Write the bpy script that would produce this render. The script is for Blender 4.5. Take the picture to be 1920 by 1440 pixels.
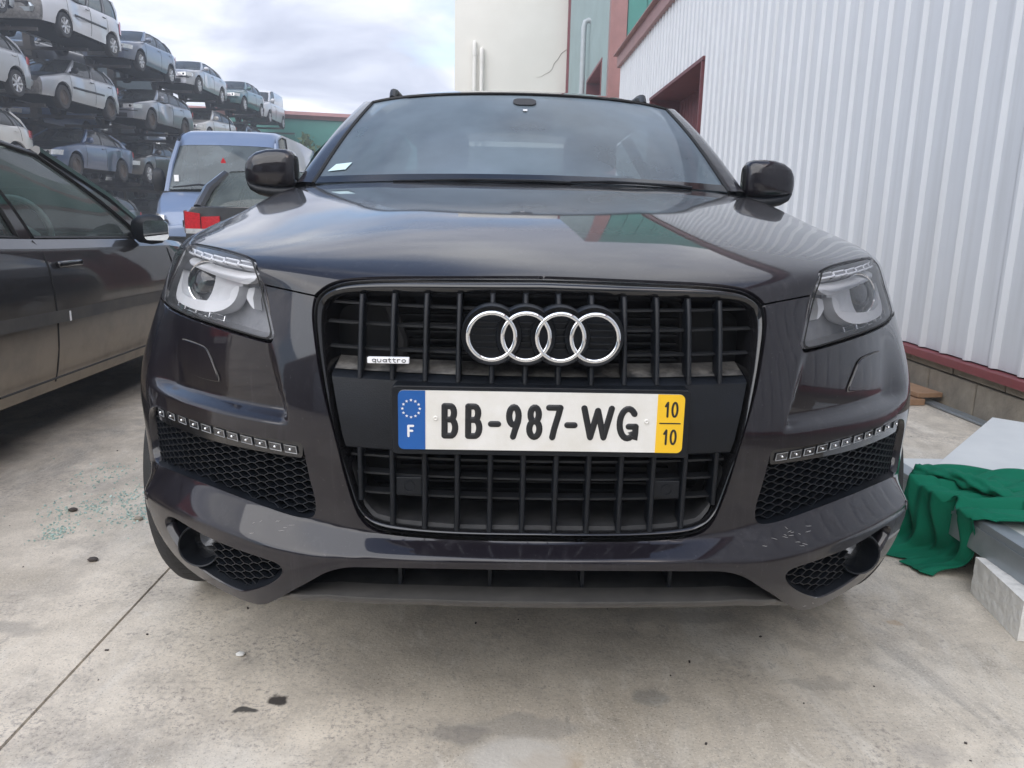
import bpy, math, random
import numpy as np
from mathutils import Vector, Matrix
from mathutils.geometry import delaunay_2d_cdt
R = math.radians
random.seed(7); rng = np.random.default_rng(7)
SC = bpy.context.scene
for _o in list(bpy.data.objects): bpy.data.objects.remove(_o)
COL = SC.collection

# ------------------------------------------------------------------ camera
cam_d = bpy.data.cameras.new('camera'); cam = bpy.data.objects.new('camera', cam_d); COL.objects.link(cam)
cam_d.sensor_width = 36.0; cam_d.lens = 36.0*1442/1920; cam_d.clip_start = 0.02; cam_d.clip_end = 3000
_yaw, _pit, _rol = R(1.19), R(12.25), R(1.2)
_f = Vector((math.sin(_yaw)*math.cos(_pit), math.cos(_yaw)*math.cos(_pit), -math.sin(_pit)))
_r = Vector((math.cos(_yaw), -math.sin(_yaw), 0)); _u = _r.cross(_f)
_r2 = _r*math.cos(_rol)+_u*math.sin(_rol); _u2 = _u*math.cos(_rol)-_r*math.sin(_rol)
_m = Matrix((_r2, _u2, -_f)).transposed().to_4x4(); _m.translation = (-.083, -1.3686, 1.10)
cam.matrix_world = _m
SC.camera = cam
# ------------------------------------------------------------------ sky, sun, exposure
SUN_EL, SUN_AZ = R(43), R(-145)         # high behind the viewer's left shoulder, behind thin cloud
W = bpy.data.worlds.new('World'); SC.world = W; W.use_nodes = True
nt = W.node_tree; nt.nodes.clear()
def N(t, **k):
    n = nt.nodes.new(t)
    for a, b in k.items(): setattr(n, a, b)
    return n
def LK(a, b): nt.links.new(a, b)
sky = N('ShaderNodeTexSky', sky_type='NISHITA', sun_disc=False); sky.sun_elevation = SUN_EL; sky.sun_rotation = -SUN_AZ
sky.altitude = 50; sky.dust_density = 1.5
bg1 = N('ShaderNodeBackground'); bg1.inputs['Strength'].default_value = 0.14; LK(sky.outputs[0], bg1.inputs[0])
tc = N('ShaderNodeTexCoord'); sep = N('ShaderNodeSeparateXYZ'); LK(tc.outputs['Generated'], sep.inputs[0])
den = N('ShaderNodeMath', operation='ADD'); LK(sep.outputs['Z'], den.inputs[0]); den.inputs[1].default_value = .16
den2 = N('ShaderNodeMath', operation='MAXIMUM'); LK(den.outputs[0], den2.inputs[0]); den2.inputs[1].default_value = .05
dx = N('ShaderNodeMath', operation='DIVIDE'); LK(sep.outputs['X'], dx.inputs[0]); LK(den2.outputs[0], dx.inputs[1])
dy = N('ShaderNodeMath', operation='DIVIDE'); LK(sep.outputs['Y'], dy.inputs[0]); LK(den2.outputs[0], dy.inputs[1])
cmb = N('ShaderNodeCombineXYZ'); LK(dx.outputs[0], cmb.inputs[0]); LK(dy.outputs[0], cmb.inputs[1]); cmb.inputs[2].default_value = .37
n1 = N('ShaderNodeTexNoise'); n1.inputs['Scale'].default_value = 1.7; n1.inputs['Detail'].default_value = 8; n1.inputs['Roughness'].default_value = .55
n1.inputs['Distortion'].default_value = .35; LK(cmb.outputs[0], n1.inputs['Vector'])
cr = N('ShaderNodeValToRGB'); LK(n1.outputs['Fac'], cr.inputs[0])
e = cr.color_ramp.elements
e[0].position = .30; e[0].color = (.32, .345, .43, 1)
e[1].position = .70; e[1].color = (.84, .85, .87, 1)
q = e.new(.42); q.color = (.42, .445, .53, 1)
q = e.new(.54); q.color = (.56, .58, .65, 1)
bg2 = N('ShaderNodeBackground'); bg2.inputs['Strength'].default_value = 1.0; LK(cr.outputs[0], bg2.inputs[0])
n2 = N('ShaderNodeTexNoise'); n2.inputs['Scale'].default_value = .55; n2.inputs['Detail'].default_value = 6
mp = N('ShaderNodeMapping'); mp.inputs['Location'].default_value = (3.1, 1.7, 0); LK(cmb.outputs[0], mp.inputs[0]); LK(mp.outputs[0], n2.inputs['Vector'])
mr = N('ShaderNodeMapRange'); mr.inputs['From Min'].default_value = .44; mr.inputs['From Max'].default_value = .51; LK(n2.outputs['Fac'], mr.inputs[0])
mixs = N('ShaderNodeMixShader'); LK(mr.outputs[0], mixs.inputs[0]); LK(bg1.outputs[0], mixs.inputs[1]); LK(bg2.outputs[0], mixs.inputs[2])
wo = N('ShaderNodeOutputWorld'); LK(mixs.outputs[0], wo.inputs[0])
sl = bpy.data.lights.new('sun', 'SUN'); sl.energy = 1.5; sl.angle = R(75); sl.color = (1, .975, .94)
sun = bpy.data.objects.new('sun', sl); COL.objects.link(sun)
_d = Vector((math.sin(SUN_AZ)*math.cos(SUN_EL), math.cos(SUN_AZ)*math.cos(SUN_EL), math.sin(SUN_EL)))
sun.rotation_euler = _d.to_track_quat('Z', 'Y').to_euler(); sun.location = _d*30
SC.view_settings.view_transform = 'Standard'; SC.view_settings.look = 'None'
SC.view_settings.exposure = 1.05; SC.view_settings.gamma = 1.0; SC.view_settings.use_curve_mapping = False
SC.cycles.use_denoising = True; SC.cycles.max_bounces = 8; SC.cycles.transparent_max_bounces = 16
SC.cycles.caustics_reflective = False; SC.cycles.caustics_refractive = False

# ------------------------------------------------------------------ helpers
class MB:
    def __init__(s): s.v = []; s.f = []
    def add(s, vs, fs):
        b = len(s.v); s.v += [tuple(float(c) for c in p) for p in vs]; s.f += [tuple(b+i for i in q) for q in fs]; return s
    def box(s, c, d, rot=None):
        x, y, z = (k/2 for k in d); P = [(-x,-y,-z),(x,-y,-z),(x,y,-z),(-x,y,-z),(-x,-y,z),(x,-y,z),(x,y,z),(-x,y,z)]
        if rot is not None: P = [rot @ Vector(p) for p in P]
        return s.add([(p[0]+c[0], p[1]+c[1], p[2]+c[2]) for p in P], [(0,3,2,1),(4,5,6,7),(0,1,5,4),(1,2,6,5),(2,3,7,6),(3,0,4,7)])
    def grid(s, P, closed=False, flip=False):
        n = len(P); m = len(P[0]); fs = []
        for i in range(n-1):
            for j in range(m if closed else m-1):
                k = (j+1) % m; q = (i*m+j, i*m+k, (i+1)*m+k, (i+1)*m+j); fs.append(q[::-1] if flip else q)
        return s.add([p for r in P for p in r], fs)
    def tube(s, path, r, n=8, sec=None, cap=True, up=None):
        path = [Vector(p) for p in path]; K = len(path); rows = []
        prev = None
        for i, p in enumerate(path):
            t = (path[min(i+1, K-1)]-path[max(i-1, 0)]).normalized()
            if up is not None: a = Vector(up)
            elif prev is not None: a = prev
            else: a = Vector((0,0,1)) if abs(t.z) < .9 else Vector((1,0,0))
            x = (a - t*a.dot(t)).normalized(); prev = x; y = t.cross(x)
            rr = r[i] if isinstance(r, (list, tuple)) else r
            S = sec or [(math.cos(2*math.pi*k/n), math.sin(2*math.pi*k/n)) for k in range(n)]
            rows.append([p+x*(a_*rr)+y*(b_*rr) for a_, b_ in S])
        m = len(rows[0]); b = len(s.v); s.grid(rows, closed=True)
        if cap: s.f.append(tuple(b+k for k in range(m))[::-1]); s.f.append(tuple(b+(K-1)*m+k for k in range(m)))
        return s
    def lathe(s, prof, c=(0,0,0), axis='X', n=32, M=None):
        rows = []
        for r, h in prof:
            row = []
            for k in range(n):
                a = 2*math.pi*k/n; p = {'X': (h, r*math.cos(a), r*math.sin(a)), 'Y': (r*math.cos(a), h, r*math.sin(a)), 'Z': (r*math.cos(a), r*math.sin(a), h)}[axis]
                if M is not None: p = M @ Vector(p)
                row.append((p[0]+c[0], p[1]+c[1], p[2]+c[2]))
            rows.append(row)
        return s.grid(rows, closed=True)
    def prism(s, poly, d0, d1, fn):
        n = len(poly); vs = [fn(a, b, d0) for a, b in poly]+[fn(a, b, d1) for a, b in poly]
        return s.add(vs, [tuple(range(n)), tuple(range(2*n-1, n-1, -1))]+[((i+1) % n, i, n+i, n+(i+1) % n) for i in range(n)])
def link(name, me, mats, parent=None):
    o = bpy.data.objects.new(name, me); COL.objects.link(o)
    for m in (mats if isinstance(mats, (list, tuple)) else [mats]): me.materials.append(m)
    if parent is not None: o.parent = parent
    return o
def obj(name, m, mat, parent=None, smooth=True, ang=35, bevel=0, mi=None, loc=None):
    me = bpy.data.meshes.new(name); me.from_pydata(m.v, [], m.f); me.update()
    if smooth:
        me.polygons.foreach_set('use_smooth', [True]*len(me.polygons)); me.set_sharp_from_angle(angle=R(ang))
    o = link(name, me, mat, parent)
    if mi is not None: me.polygons.foreach_set('material_index', mi)
    if bevel:
        b = o.modifiers.new('bevel', 'BEVEL'); b.width = bevel; b.segments = 2; b.limit_method = 'ANGLE'; b.angle_limit = R(40)
    if loc is not None: o.location = loc
    return o
def tag(o, label, cat, group=None, kind=None):
    o['label'] = label; o['category'] = cat
    if group: o['group'] = group
    if kind: o['kind'] = kind
    return o
def struct(o): o['kind'] = 'structure'; return o
def thing(name, label, cat, loc=(0,0,0), rz=0, group=None):
    o = bpy.data.objects.new(name, None); COL.objects.link(o); o.location = loc; o.rotation_euler = (0,0,rz); o.empty_display_size = .2
    return tag(o, label, cat, group)
def lerp(a, b, t): return a+(b-a)*t
def sm(x): x = np.clip(x, 0, 1); return x*x*(3-2*x)

# ------------------------------------------------------------------ materials
def base_mat(name):
    m = bpy.data.materials.new(name); m.use_nodes = True; t = m.node_tree; p = t.nodes['Principled BSDF']; return m, t, p
def col(c): return (c[0], c[1], c[2], 1)
def pmat(name, c, rough=.5, metal=0, coat=0, var=.0, scale=6, bump=0, bscale=60, c2=None, spec=.5, coat_r=.03, rvar=0, detail=5, obco=True):
    m, t, p = base_mat(name)
    p.inputs['Base Color'].default_value = col(c); p.inputs['Roughness'].default_value = rough; p.inputs['Metallic'].default_value = metal
    p.inputs['Coat Weight'].default_value = coat; p.inputs['Coat Roughness'].default_value = coat_r; p.inputs['Specular IOR Level'].default_value = spec
    tcn = t.nodes.new('ShaderNodeTexCoord'); vec = tcn.outputs['Object']
    if var or c2 is not None:
        n = t.nodes.new('ShaderNodeTexNoise'); n.inputs['Scale'].default_value = scale; n.inputs['Detail'].default_value = detail; n.inputs['Roughness'].default_value = .62; t.links.new(vec, n.inputs['Vector'])
        r = t.nodes.new('ShaderNodeMapRange'); r.inputs['From Min'].default_value = .3; r.inputs['From Max'].default_value = .7; t.links.new(n.outputs['Fac'], r.inputs[0])
        x = t.nodes.new('ShaderNodeMix'); x.data_type = 'RGBA'
        a = c if c2 is not None else tuple(k*(1-var) for k in c); b = c2 if c2 is not None else tuple(min(1, k*(1+var)) for k in c)
        x.inputs[6].default_value = col(a); x.inputs[7].default_value = col(b); t.links.new(r.outputs[0], x.inputs[0]); t.links.new(x.outputs[2], p.inputs['Base Color'])
        if rvar:
            r2 = t.nodes.new('ShaderNodeMapRange'); r2.inputs['To Min'].default_value = rough-rvar; r2.inputs['To Max'].default_value = rough+rvar
            t.links.new(n.outputs['Fac'], r2.inputs[0]); t.links.new(r2.outputs[0], p.inputs['Roughness'])
    if bump:
        n = t.nodes.new('ShaderNodeTexNoise'); n.inputs['Scale'].default_value = bscale; n.inputs['Detail'].default_value = 4; t.links.new(vec, n.inputs['Vector'])
        b = t.nodes.new('ShaderNodeBump'); b.inputs['Strength'].default_value = bump; b.inputs['Distance'].default_value = .01; t.links.new(n.outputs['Fac'], b.inputs['Height']); t.links.new(b.outputs[0], p.inputs['Normal'])
    return m
def paint_mat(name, c, dust=.12, dustc=(.30,.28,.26), metal=.35, dscale=5, grime=None, speck=None, cr=.02):
    """clear-coated car paint with a thin uneven film of dust; grime = (z_low, z_high, amount) road dirt on the lower body"""
    m, t, p = base_mat(name); L = t.links.new
    tcn = t.nodes.new('ShaderNodeTexCoord'); vec = tcn.outputs['Object']
    n = t.nodes.new('ShaderNodeTexNoise'); n.inputs['Scale'].default_value = dscale; n.inputs['Detail'].default_value = 7; n.inputs['Roughness'].default_value = .65; L(vec, n.inputs['Vector'])
    n2 = t.nodes.new('ShaderNodeTexNoise'); n2.inputs['Scale'].default_value = 160; n2.inputs['Detail'].default_value = 3; L(vec, n2.inputs['Vector'])
    r = t.nodes.new('ShaderNodeMapRange'); r.inputs['From Min'].default_value = .32; r.inputs['From Max'].default_value = .75; r.inputs['To Max'].default_value = dust; L(n.outputs['Fac'], r.inputs[0])
    s = t.nodes.new('ShaderNodeMapRange'); s.inputs['From Min'].default_value = .66; s.inputs['From Max'].default_value = .78; s.inputs['To Max'].default_value = speck or dust*1.6; L(n2.outputs['Fac'], s.inputs[0])
    ad = t.nodes.new('ShaderNodeMath'); ad.operation = 'ADD'; ad.use_clamp = True; L(r.outputs[0], ad.inputs[0]); L(s.outputs[0], ad.inputs[1])
    fac = ad.outputs[0]
    if speck:
        mpp = t.nodes.new('ShaderNodeMapping'); mpp.inputs['Scale'].default_value = (34, 34, 3.0); L(vec, mpp.inputs[0])
        n3 = t.nodes.new('ShaderNodeTexNoise'); n3.inputs['Scale'].default_value = 1.0; n3.inputs['Detail'].default_value = 8; n3.inputs['Roughness'].default_value = .7; L(mpp.outputs[0], n3.inputs['Vector'])
        s3 = t.nodes.new('ShaderNodeMapRange'); s3.inputs['From Min'].default_value = .54; s3.inputs['From Max'].default_value = .74; s3.inputs['To Max'].default_value = .085; L(n3.outputs['Fac'], s3.inputs[0])
        a3 = t.nodes.new('ShaderNodeMath'); a3.operation = 'ADD'; a3.use_clamp = True; L(fac, a3.inputs[0]); L(s3.outputs[0], a3.inputs[1]); fac = a3.outputs[0]
    if grime:
        sp = t.nodes.new('ShaderNodeSeparateXYZ'); L(vec, sp.inputs[0])
        g = t.nodes.new('ShaderNodeMapRange'); g.inputs['From Min'].default_value = grime[1]; g.inputs['From Max'].default_value = grime[0]; g.inputs['To Max'].default_value = grime[2]; L(sp.outputs['Z'], g.inputs[0])
        g2 = t.nodes.new('ShaderNodeMath'); g2.operation = 'MULTIPLY'; L(g.outputs[0], g2.inputs[0])
        g3 = t.nodes.new('ShaderNodeMapRange'); g3.inputs['From Min'].default_value = .25; g3.inputs['From Max'].default_value = .55; g3.inputs['To Min'].default_value = .55; L(n.outputs['Fac'], g3.inputs[0]); L(g3.outputs[0], g2.inputs[1])
        a2 = t.nodes.new('ShaderNodeMath'); a2.operation = 'ADD'; a2.use_clamp = True; L(fac, a2.inputs[0]); L(g2.outputs[0], a2.inputs[1]); fac = a2.outputs[0]
    x = t.nodes.new('ShaderNodeMix'); x.data_type = 'RGBA'; x.inputs[6].default_value = col(c); x.inputs[7].default_value = col(dustc); L(fac, x.inputs[0]); L(x.outputs[2], p.inputs['Base Color'])
    cw = t.nodes.new('ShaderNodeMapRange'); cw.inputs['To Min'].default_value = 1; cw.inputs['To Max'].default_value = 0; L(fac, cw.inputs[0]); L(cw.outputs[0], p.inputs['Coat Weight'])
    rr = t.nodes.new('ShaderNodeMapRange'); rr.inputs['To Min'].default_value = cr; rr.inputs['To Max'].default_value = .25; L(fac, rr.inputs[0]); L(rr.outputs[0], p.inputs['Coat Roughness'])
    mt = t.nodes.new('ShaderNodeMapRange'); mt.inputs['To Min'].default_value = metal; mt.inputs['To Max'].default_value = 0; L(fac, mt.inputs[0]); L(mt.outputs[0], p.inputs['Metallic'])
    p.inputs['Roughness'].default_value = .38
    if metal == 0: p.inputs['Specular IOR Level'].default_value = .15
    return m
def glass_mat(name, tint=(.55,.62,.60), dust=.06, dustc=(.5,.53,.55), ior=1.5, scale=4):
    m, t, p = base_mat(name); L = t.links.new; t.nodes.remove(p)
    tr = t.nodes.new('ShaderNodeBsdfTransparent'); tr.inputs[0].default_value = col(tint)
    gl = t.nodes.new('ShaderNodeBsdfGlossy'); gl.inputs['Roughness'].default_value = .015
    fr = t.nodes.new('ShaderNodeFresnel'); fr.inputs[0].default_value = ior
    mx = t.nodes.new('ShaderNodeMixShader'); L(fr.outputs[0], mx.inputs[0]); L(tr.outputs[0], mx.inputs[1]); L(gl.outputs[0], mx.inputs[2])
    df = t.nodes.new('ShaderNodeBsdfDiffuse'); df.inputs[0].default_value = col(dustc)
    tcn = t.nodes.new('ShaderNodeTexCoord'); n = t.nodes.new('ShaderNodeTexNoise'); n.inputs['Scale'].default_value = scale; n.inputs['Detail'].default_value = 6; L(tcn.outputs['Object'], n.inputs['Vector'])
    r = t.nodes.new('ShaderNodeMapRange'); r.inputs['From Min'].default_value = .3; r.inputs['From Max'].default_value = .7; r.inputs['To Min'].default_value = dust*.6; r.inputs['To Max'].default_value = dust*1.3; L(n.outputs['Fac'], r.inputs[0])
    m2 = t.nodes.new('ShaderNodeMixShader'); L(r.outputs[0], m2.inputs[0]); L(mx.outputs[0], m2.inputs[1]); L(df.outputs[0], m2.inputs[2])
    L(m2.outputs[0], t.nodes['Material Output'].inputs[0]); return m

MT = dict(
 suv=paint_mat('suv_paint', (.006,.0045,.0075), .016, (.19,.185,.20), .0, 5, speck=.13, cr=.04),
 gloss=pmat('gloss_black', (.008,.008,.009), .12, coat=.6, var=.3),
 plastic=pmat('black_plastic', (.0045,.006,.009), .44, var=.35, scale=14, bump=.12, bscale=400, spec=.35),
 plastic_d=pmat('dark_void_plastic', (.005,.006,.008), .6, var=.3),
 dusty=pmat('dusty_black_plastic', (.007,.008,.010), .6, c2=(.030,.030,.031), scale=22, detail=8),
 shelf=pmat('dust_shelf', (.012,.012,.013), .7, c2=(.20,.19,.175), scale=30, detail=9),
 bowl=pmat('lamp_bowl', (.84,.85,.87), .25, metal=.0, var=.12, scale=15),
 seal=pmat('rubber_seal', (.006,.006,.006), .6),
 lip=pmat('grey_lip', (.05,.049,.048), .36, c2=(.075,.072,.068), scale=20),
 chrome=pmat('chrome', (.86,.87,.88), .06, metal=1, var=.05),
 silver=pmat('silver_plastic', (.92,.93,.95), .28, metal=.0, var=.03),
 lamp_in=pmat('lamp_housing', (.26,.265,.28), .35, var=.25, scale=20),
 lens=glass_mat('lamp_lens', (.98,.98,.99), .025, (.6,.62,.65), 1.36, 12),
 bulb=pmat('projector_glass', (.02,.022,.026), .04, coat=1, var=.2),
 tyre=pmat('tyre_rubber', (.022,.022,.023), .75, var=.3, scale=20, bump=.2, bscale=120),
 alloy=pmat('alloy', (.52,.53,.54), .35, metal=.8, var=.15),
 alloy_d=pmat('dull_reflector', (.22,.225,.23), .3, metal=.6, var=.3, scale=40),
 ws=glass_mat('windscreen', (.42,.50,.52), .60, (.205,.255,.305), 1.5, 2.2),
 glass=glass_mat('side_glass', (.52,.64,.60), .20, (.36,.42,.40), 1.5, 3),  # pale green dust layer stands in for reflections on the panes
 tint=glass_mat('tinted_glass', (.25,.30,.30), .12, (.30,.33,.34), 1.5, 3),
 inter=pmat('interior', (.035,.035,.037), .7, var=.2),
 seat=pmat('seat_cloth', (.04,.04,.042), .9, var=.2),
 plate_w=pmat('plate_white', (.80,.79,.76), .35, c2=(.70,.68,.62), scale=18, detail=9),
 plate_b=pmat('plate_blue', (.010,.095,.34), .35, var=.06),
 plate_y=pmat('plate_yellow', (.86,.52,.02), .35, var=.06),
 plate_k=pmat('plate_ink', (.012,.013,.015), .4),
 white=pmat('white_print', (.8,.8,.8), .4),
)
# concrete yard
def concrete():
    m, t, p = base_mat('yard_concrete'); L = t.links.new
    tcn = t.nodes.new('ShaderNodeTexCoord'); vec = tcn.outputs['Object']
    def noise(s, d=6, r=.6, v=None, dist=0):
        n = t.nodes.new('ShaderNodeTexNoise'); n.inputs['Scale'].default_value = s; n.inputs['Detail'].default_value = d; n.inputs['Roughness'].default_value = r; n.inputs['Distortion'].default_value = dist
        L(v or vec, n.inputs['Vector']); return n.outputs['Fac']
    def rng_(f, a, b, c=0, d=1):
        r = t.nodes.new('ShaderNodeMapRange'); r.inputs[1].default_value = a; r.inputs[2].default_value = b; r.inputs[3].default_value = c; r.inputs[4].default_value = d; L(f, r.inputs[0]); return r.outputs[0]
    def mix(f, a, b):
        x = t.nodes.new('ShaderNodeMix'); x.data_type = 'RGBA'; L(f, x.inputs[0])
        for k, c in ((6, a), (7, b)):
            if isinstance(c, tuple): x.inputs[k].default_value = col(c)
            else: L(c, x.inputs[k])
        return x.outputs[2]
    def mul(a, b):
        x = t.nodes.new('ShaderNodeMath'); x.operation = 'MULTIPLY'; L(a, x.inputs[0])
        if isinstance(b, float): x.inputs[1].default_value = b
        else: L(b, x.inputs[1])
        return x.outputs[0]
    mpn = t.nodes.new('ShaderNodeMapping'); mpn.inputs['Scale'].default_value = (1, .45, 1); mpn.inputs['Rotation'].default_value = (0,0,R(-38)); L(vec, mpn.inputs[0]); sv = mpn.outputs[0]
    c = mix(rng_(noise(1.6, 9, .7, None, .5), .36, .64), (.47,.415,.335), (.73,.655,.545))
    c = mix(rng_(noise(6, 8, .7), .45, .62, 0, .55), c, (.38,.34,.285))
    c = mix(rng_(noise(2.6, 8, .68, sv, .6), .52, .72, 0, .75), c, (.76,.72,.645))          # trowelled pale patches
    c = mix(rng_(noise(1.7, 9, .74, sv, .4), .53, .66, 0, .75), c, (.28,.26,.235))         # grey scuffs
    c = mix(rng_(noise(4.2, 9, .8, None, 1.0), .58, .70, 0, .6), c, (.25,.235,.21))      # worn blotches
    c = mix(rng_(noise(9, 9, .78, sv, 1.2), .55, .68, 0, .6), c, (.74,.69,.61))
    c = mix(rng_(noise(14, 9, .8, sv, .8), .57, .67, 0, .6), c, (.27,.25,.22))
    c = mix(rng_(noise(55, 3, .6), .60, .75, 0, .45), c, (.24,.22,.19))
    c = mix(rng_(noise(150, 3, .6), .52, .70, 0, .6), c, (.74,.69,.60))
    c = mix(rng_(noise(190, 3, .6), .58, .70, 0, .75), c, (.17,.155,.135))
    c = mix(mul(rng_(noise(75, 6, .8), .50, .62), rng_(noise(2.2, 6, .7, None, .6), .50, .60, 0, .85)), c, (.23,.205,.19))
    sepv = t.nodes.new('ShaderNodeSeparateXYZ'); L(vec, sepv.inputs[0])
    wob = t.nodes.new('ShaderNodeTexNoise'); wob.inputs['Scale'].default_value = 14; wob.inputs['Detail'].default_value = 5; L(vec, wob.inputs['Vector'])
    ws_ = t.nodes.new('ShaderNodeVectorMath'); ws_.operation = 'SCALE'; ws_.inputs['Scale'].default_value = .09; L(wob.outputs['Color'], ws_.inputs[0])
    wv = t.nodes.new('ShaderNodeVectorMath'); wv.operation = 'ADD'; L(vec, wv.inputs[0]); L(ws_.outputs[0], wv.inputs[1])
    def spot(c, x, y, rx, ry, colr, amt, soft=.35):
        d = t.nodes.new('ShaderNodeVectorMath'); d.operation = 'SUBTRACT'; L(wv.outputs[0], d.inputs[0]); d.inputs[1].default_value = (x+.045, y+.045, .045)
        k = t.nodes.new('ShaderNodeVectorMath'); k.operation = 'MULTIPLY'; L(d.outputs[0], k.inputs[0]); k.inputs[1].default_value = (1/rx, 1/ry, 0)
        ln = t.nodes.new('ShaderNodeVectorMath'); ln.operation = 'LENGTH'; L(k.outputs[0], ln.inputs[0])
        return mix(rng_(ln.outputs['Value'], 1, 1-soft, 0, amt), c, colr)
    for a in [(-.575,.225,.030,.022,(.035,.03,.028),.95), (-.635,.175,.034,.014,(.03,.03,.03),.9), (.04,.01,.085,.05,(.40,.29,.17),.75),
              (-.01,.13,.16,.05,(.30,.285,.265),.45), (-.02,.02,.13,.09,(.62,.60,.56),.6), (-.15,.10,.07,.04,(.2,.19,.18),.5), (.30,.24,.05,.035,(.2,.2,.19),.5),
              (1.05,.60,.028,.02,(.42,.30,.19),.5), (.72,.30,.11,.03,(.30,.275,.24),.4), (.85,.05,.07,.04,(.36,.33,.30),.4), (1.25,-.02,.14,.09,(.34,.30,.275),.4), (-1.45,.52,.20,.05,(.27,.25,.225),.5),
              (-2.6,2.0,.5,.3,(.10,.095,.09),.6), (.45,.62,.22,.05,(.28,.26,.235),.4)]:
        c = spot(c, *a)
    L(c, p.inputs['Base Color']); p.inputs['Roughness'].default_value = .82; p.inputs['Specular IOR Level'].default_value = .35
    b = t.nodes.new('ShaderNodeBump'); b.inputs['Strength'].default_value = .35; b.inputs['Distance'].default_value = .004
    ad = t.nodes.new('ShaderNodeMath'); ad.operation = 'ADD'; L(noise(90, 4), ad.inputs[0]); L(noise(12, 6), ad.inputs[1]); L(ad.outputs[0], b.inputs['Height']); L(b.outputs[0], p.inputs['Normal'])
    return m
MT['concrete'] = concrete()
MT['joint'] = pmat('joint_dirt', (.035,.03,.027), .9, var=.4, scale=30)
MT['clad'] = pmat('white_cladding', (.655,.675,.705), .42, var=.05, scale=1.5, c2=(.615,.635,.665), bump=.03, bscale=8)
_t = MT['clad'].node_tree; _p = _t.nodes['Principled BSDF']; _src = _p.inputs['Base Color'].links[0].from_socket
_tc = _t.nodes.new('ShaderNodeTexCoord'); _mp = _t.nodes.new('ShaderNodeMapping'); _mp.inputs['Scale'].default_value = (6, 9, .35); _t.links.new(_tc.outputs['Object'], _mp.inputs[0])
_n = _t.nodes.new('ShaderNodeTexNoise'); _n.inputs['Scale'].default_value = 1.6; _n.inputs['Detail'].default_value = 7; _t.links.new(_mp.outputs[0], _n.inputs['Vector'])
_r = _t.nodes.new('ShaderNodeMapRange'); _r.inputs[1].default_value = .48; _r.inputs[2].default_value = .72; _r.inputs[4].default_value = .35; _t.links.new(_n.outputs['Fac'], _r.inputs[0])
_x = _t.nodes.new('ShaderNodeMix'); _x.data_type = 'RGBA'; _x.inputs[7].default_value = (.46,.47,.48,1); _t.links.new(_r.outputs[0], _x.inputs[0]); _t.links.new(_src, _x.inputs[6]); _t.links.new(_x.outputs[2], _p.inputs['Base Color'])
MT['red'] = pmat('oxide_red_trim', (.20,.045,.05), .5, var=.15, scale=3)
MT['redbrown'] = pmat('red_brown_trim', (.27,.13,.12), .5, var=.12, scale=3)
MT['doorred'] = pmat('dark_red_door', (.13,.035,.04), .55, var=.15)
MT['teal'] = pmat('grey_green_cladding', (.26,.34,.34), .5, var=.08, scale=1)
MT['green'] = pmat('green_cladding', (.045,.20,.17), .5, var=.1, scale=1)
MT['cream'] = pmat('cream_render', (.74,.725,.67), .9, c2=(.69,.675,.62), scale=.7, bump=.1, bscale=20)
MT['pipe'] = pmat('painted_pipe', (.70,.685,.64), .5, var=.05)
MT['gpipe'] = pmat('grey_pipe', (.42,.46,.48), .5, var=.08)
MT['block'] = pmat('concrete_block', (.34,.30,.24), .9, c2=(.22,.195,.16), scale=9, bump=.4, bscale=60)
MT['mortar'] = pmat('mortar', (.25,.22,.185), .95, var=.2, bump=.3)
MT['steel'] = pmat('rack_steel', (.022,.024,.028), .7, c2=(.045,.036,.03), scale=4)
MT['wood'] = pmat('plank_wood', (.36,.22,.13), .75, c2=(.25,.15,.09), scale=8)
MT['galv'] = pmat('galvanised', (.36,.40,.43), .38, metal=.7, var=.12)
MT['panelw'] = pmat('white_panel', (.66,.68,.67), .35, c2=(.58,.60,.60), scale=5, coat=.1)
MT['foam'] = pmat('white_block', (.80,.79,.75), .9, c2=(.70,.69,.65), scale=16, bump=.5, bscale=45)
MT['cloth'] = pmat('green_cloth', (.004,.155,.088), .85, c2=(.003,.125,.07), scale=5, bump=.25, bscale=300, spec=.2)
MT['shard'] = pmat('glass_crumb', (.42,.56,.51), .15, var=.3, scale=80, coat=.5)
MT['leafbit'] = pmat('dry_bits', (.06,.05,.045), .9, var=.4)
MT['leaf'] = pmat('hedge_leaf', (.045,.085,.03), .7, c2=(.075,.12,.045), scale=3)
MT['shed'] = pmat('shed_sheet', (.03,.05,.05), .6, var=.2, scale=1)
# ================================================================== setting
gm = MB(); S_ = 600
gm.add([(-S_,-S_,-.012),(S_,-S_,-.012),(S_,S_,-.012),(-S_,S_,-.012)], [(0,1,2,3)])
ground = struct(obj('ground', gm, MT['joint'], smooth=False))
# cast slabs, sawn joint along X=-1.1 and two cross joints
def slab(x0, x1, y0, y1):
    g = .002; m = MB(); n = 1
    xs = [x0+g, x0+g+.002, x1-g-.002, x1-g]; ys = [y0+g, y0+g+.002, y1-g-.002, y1-g]; zz = lambda i, j: (-.008 if i in (0,3) or j in (0,3) else 0)
    m.grid([[(xs[i], ys[j], zz(i, j)) for i in range(4)] for j in range(4)])
    return obj('concrete_slab', m, MT['concrete'], ground, smooth=False)
for a, b in ((-60,-30),(-30,-8.6),(-8.6,-1.1),(-1.1,2.93),(2.93,60)):
    for c, d in ((-40,-3.2),(-3.2,7.4),(7.4,90)): slab(a, b, c, d)

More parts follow.
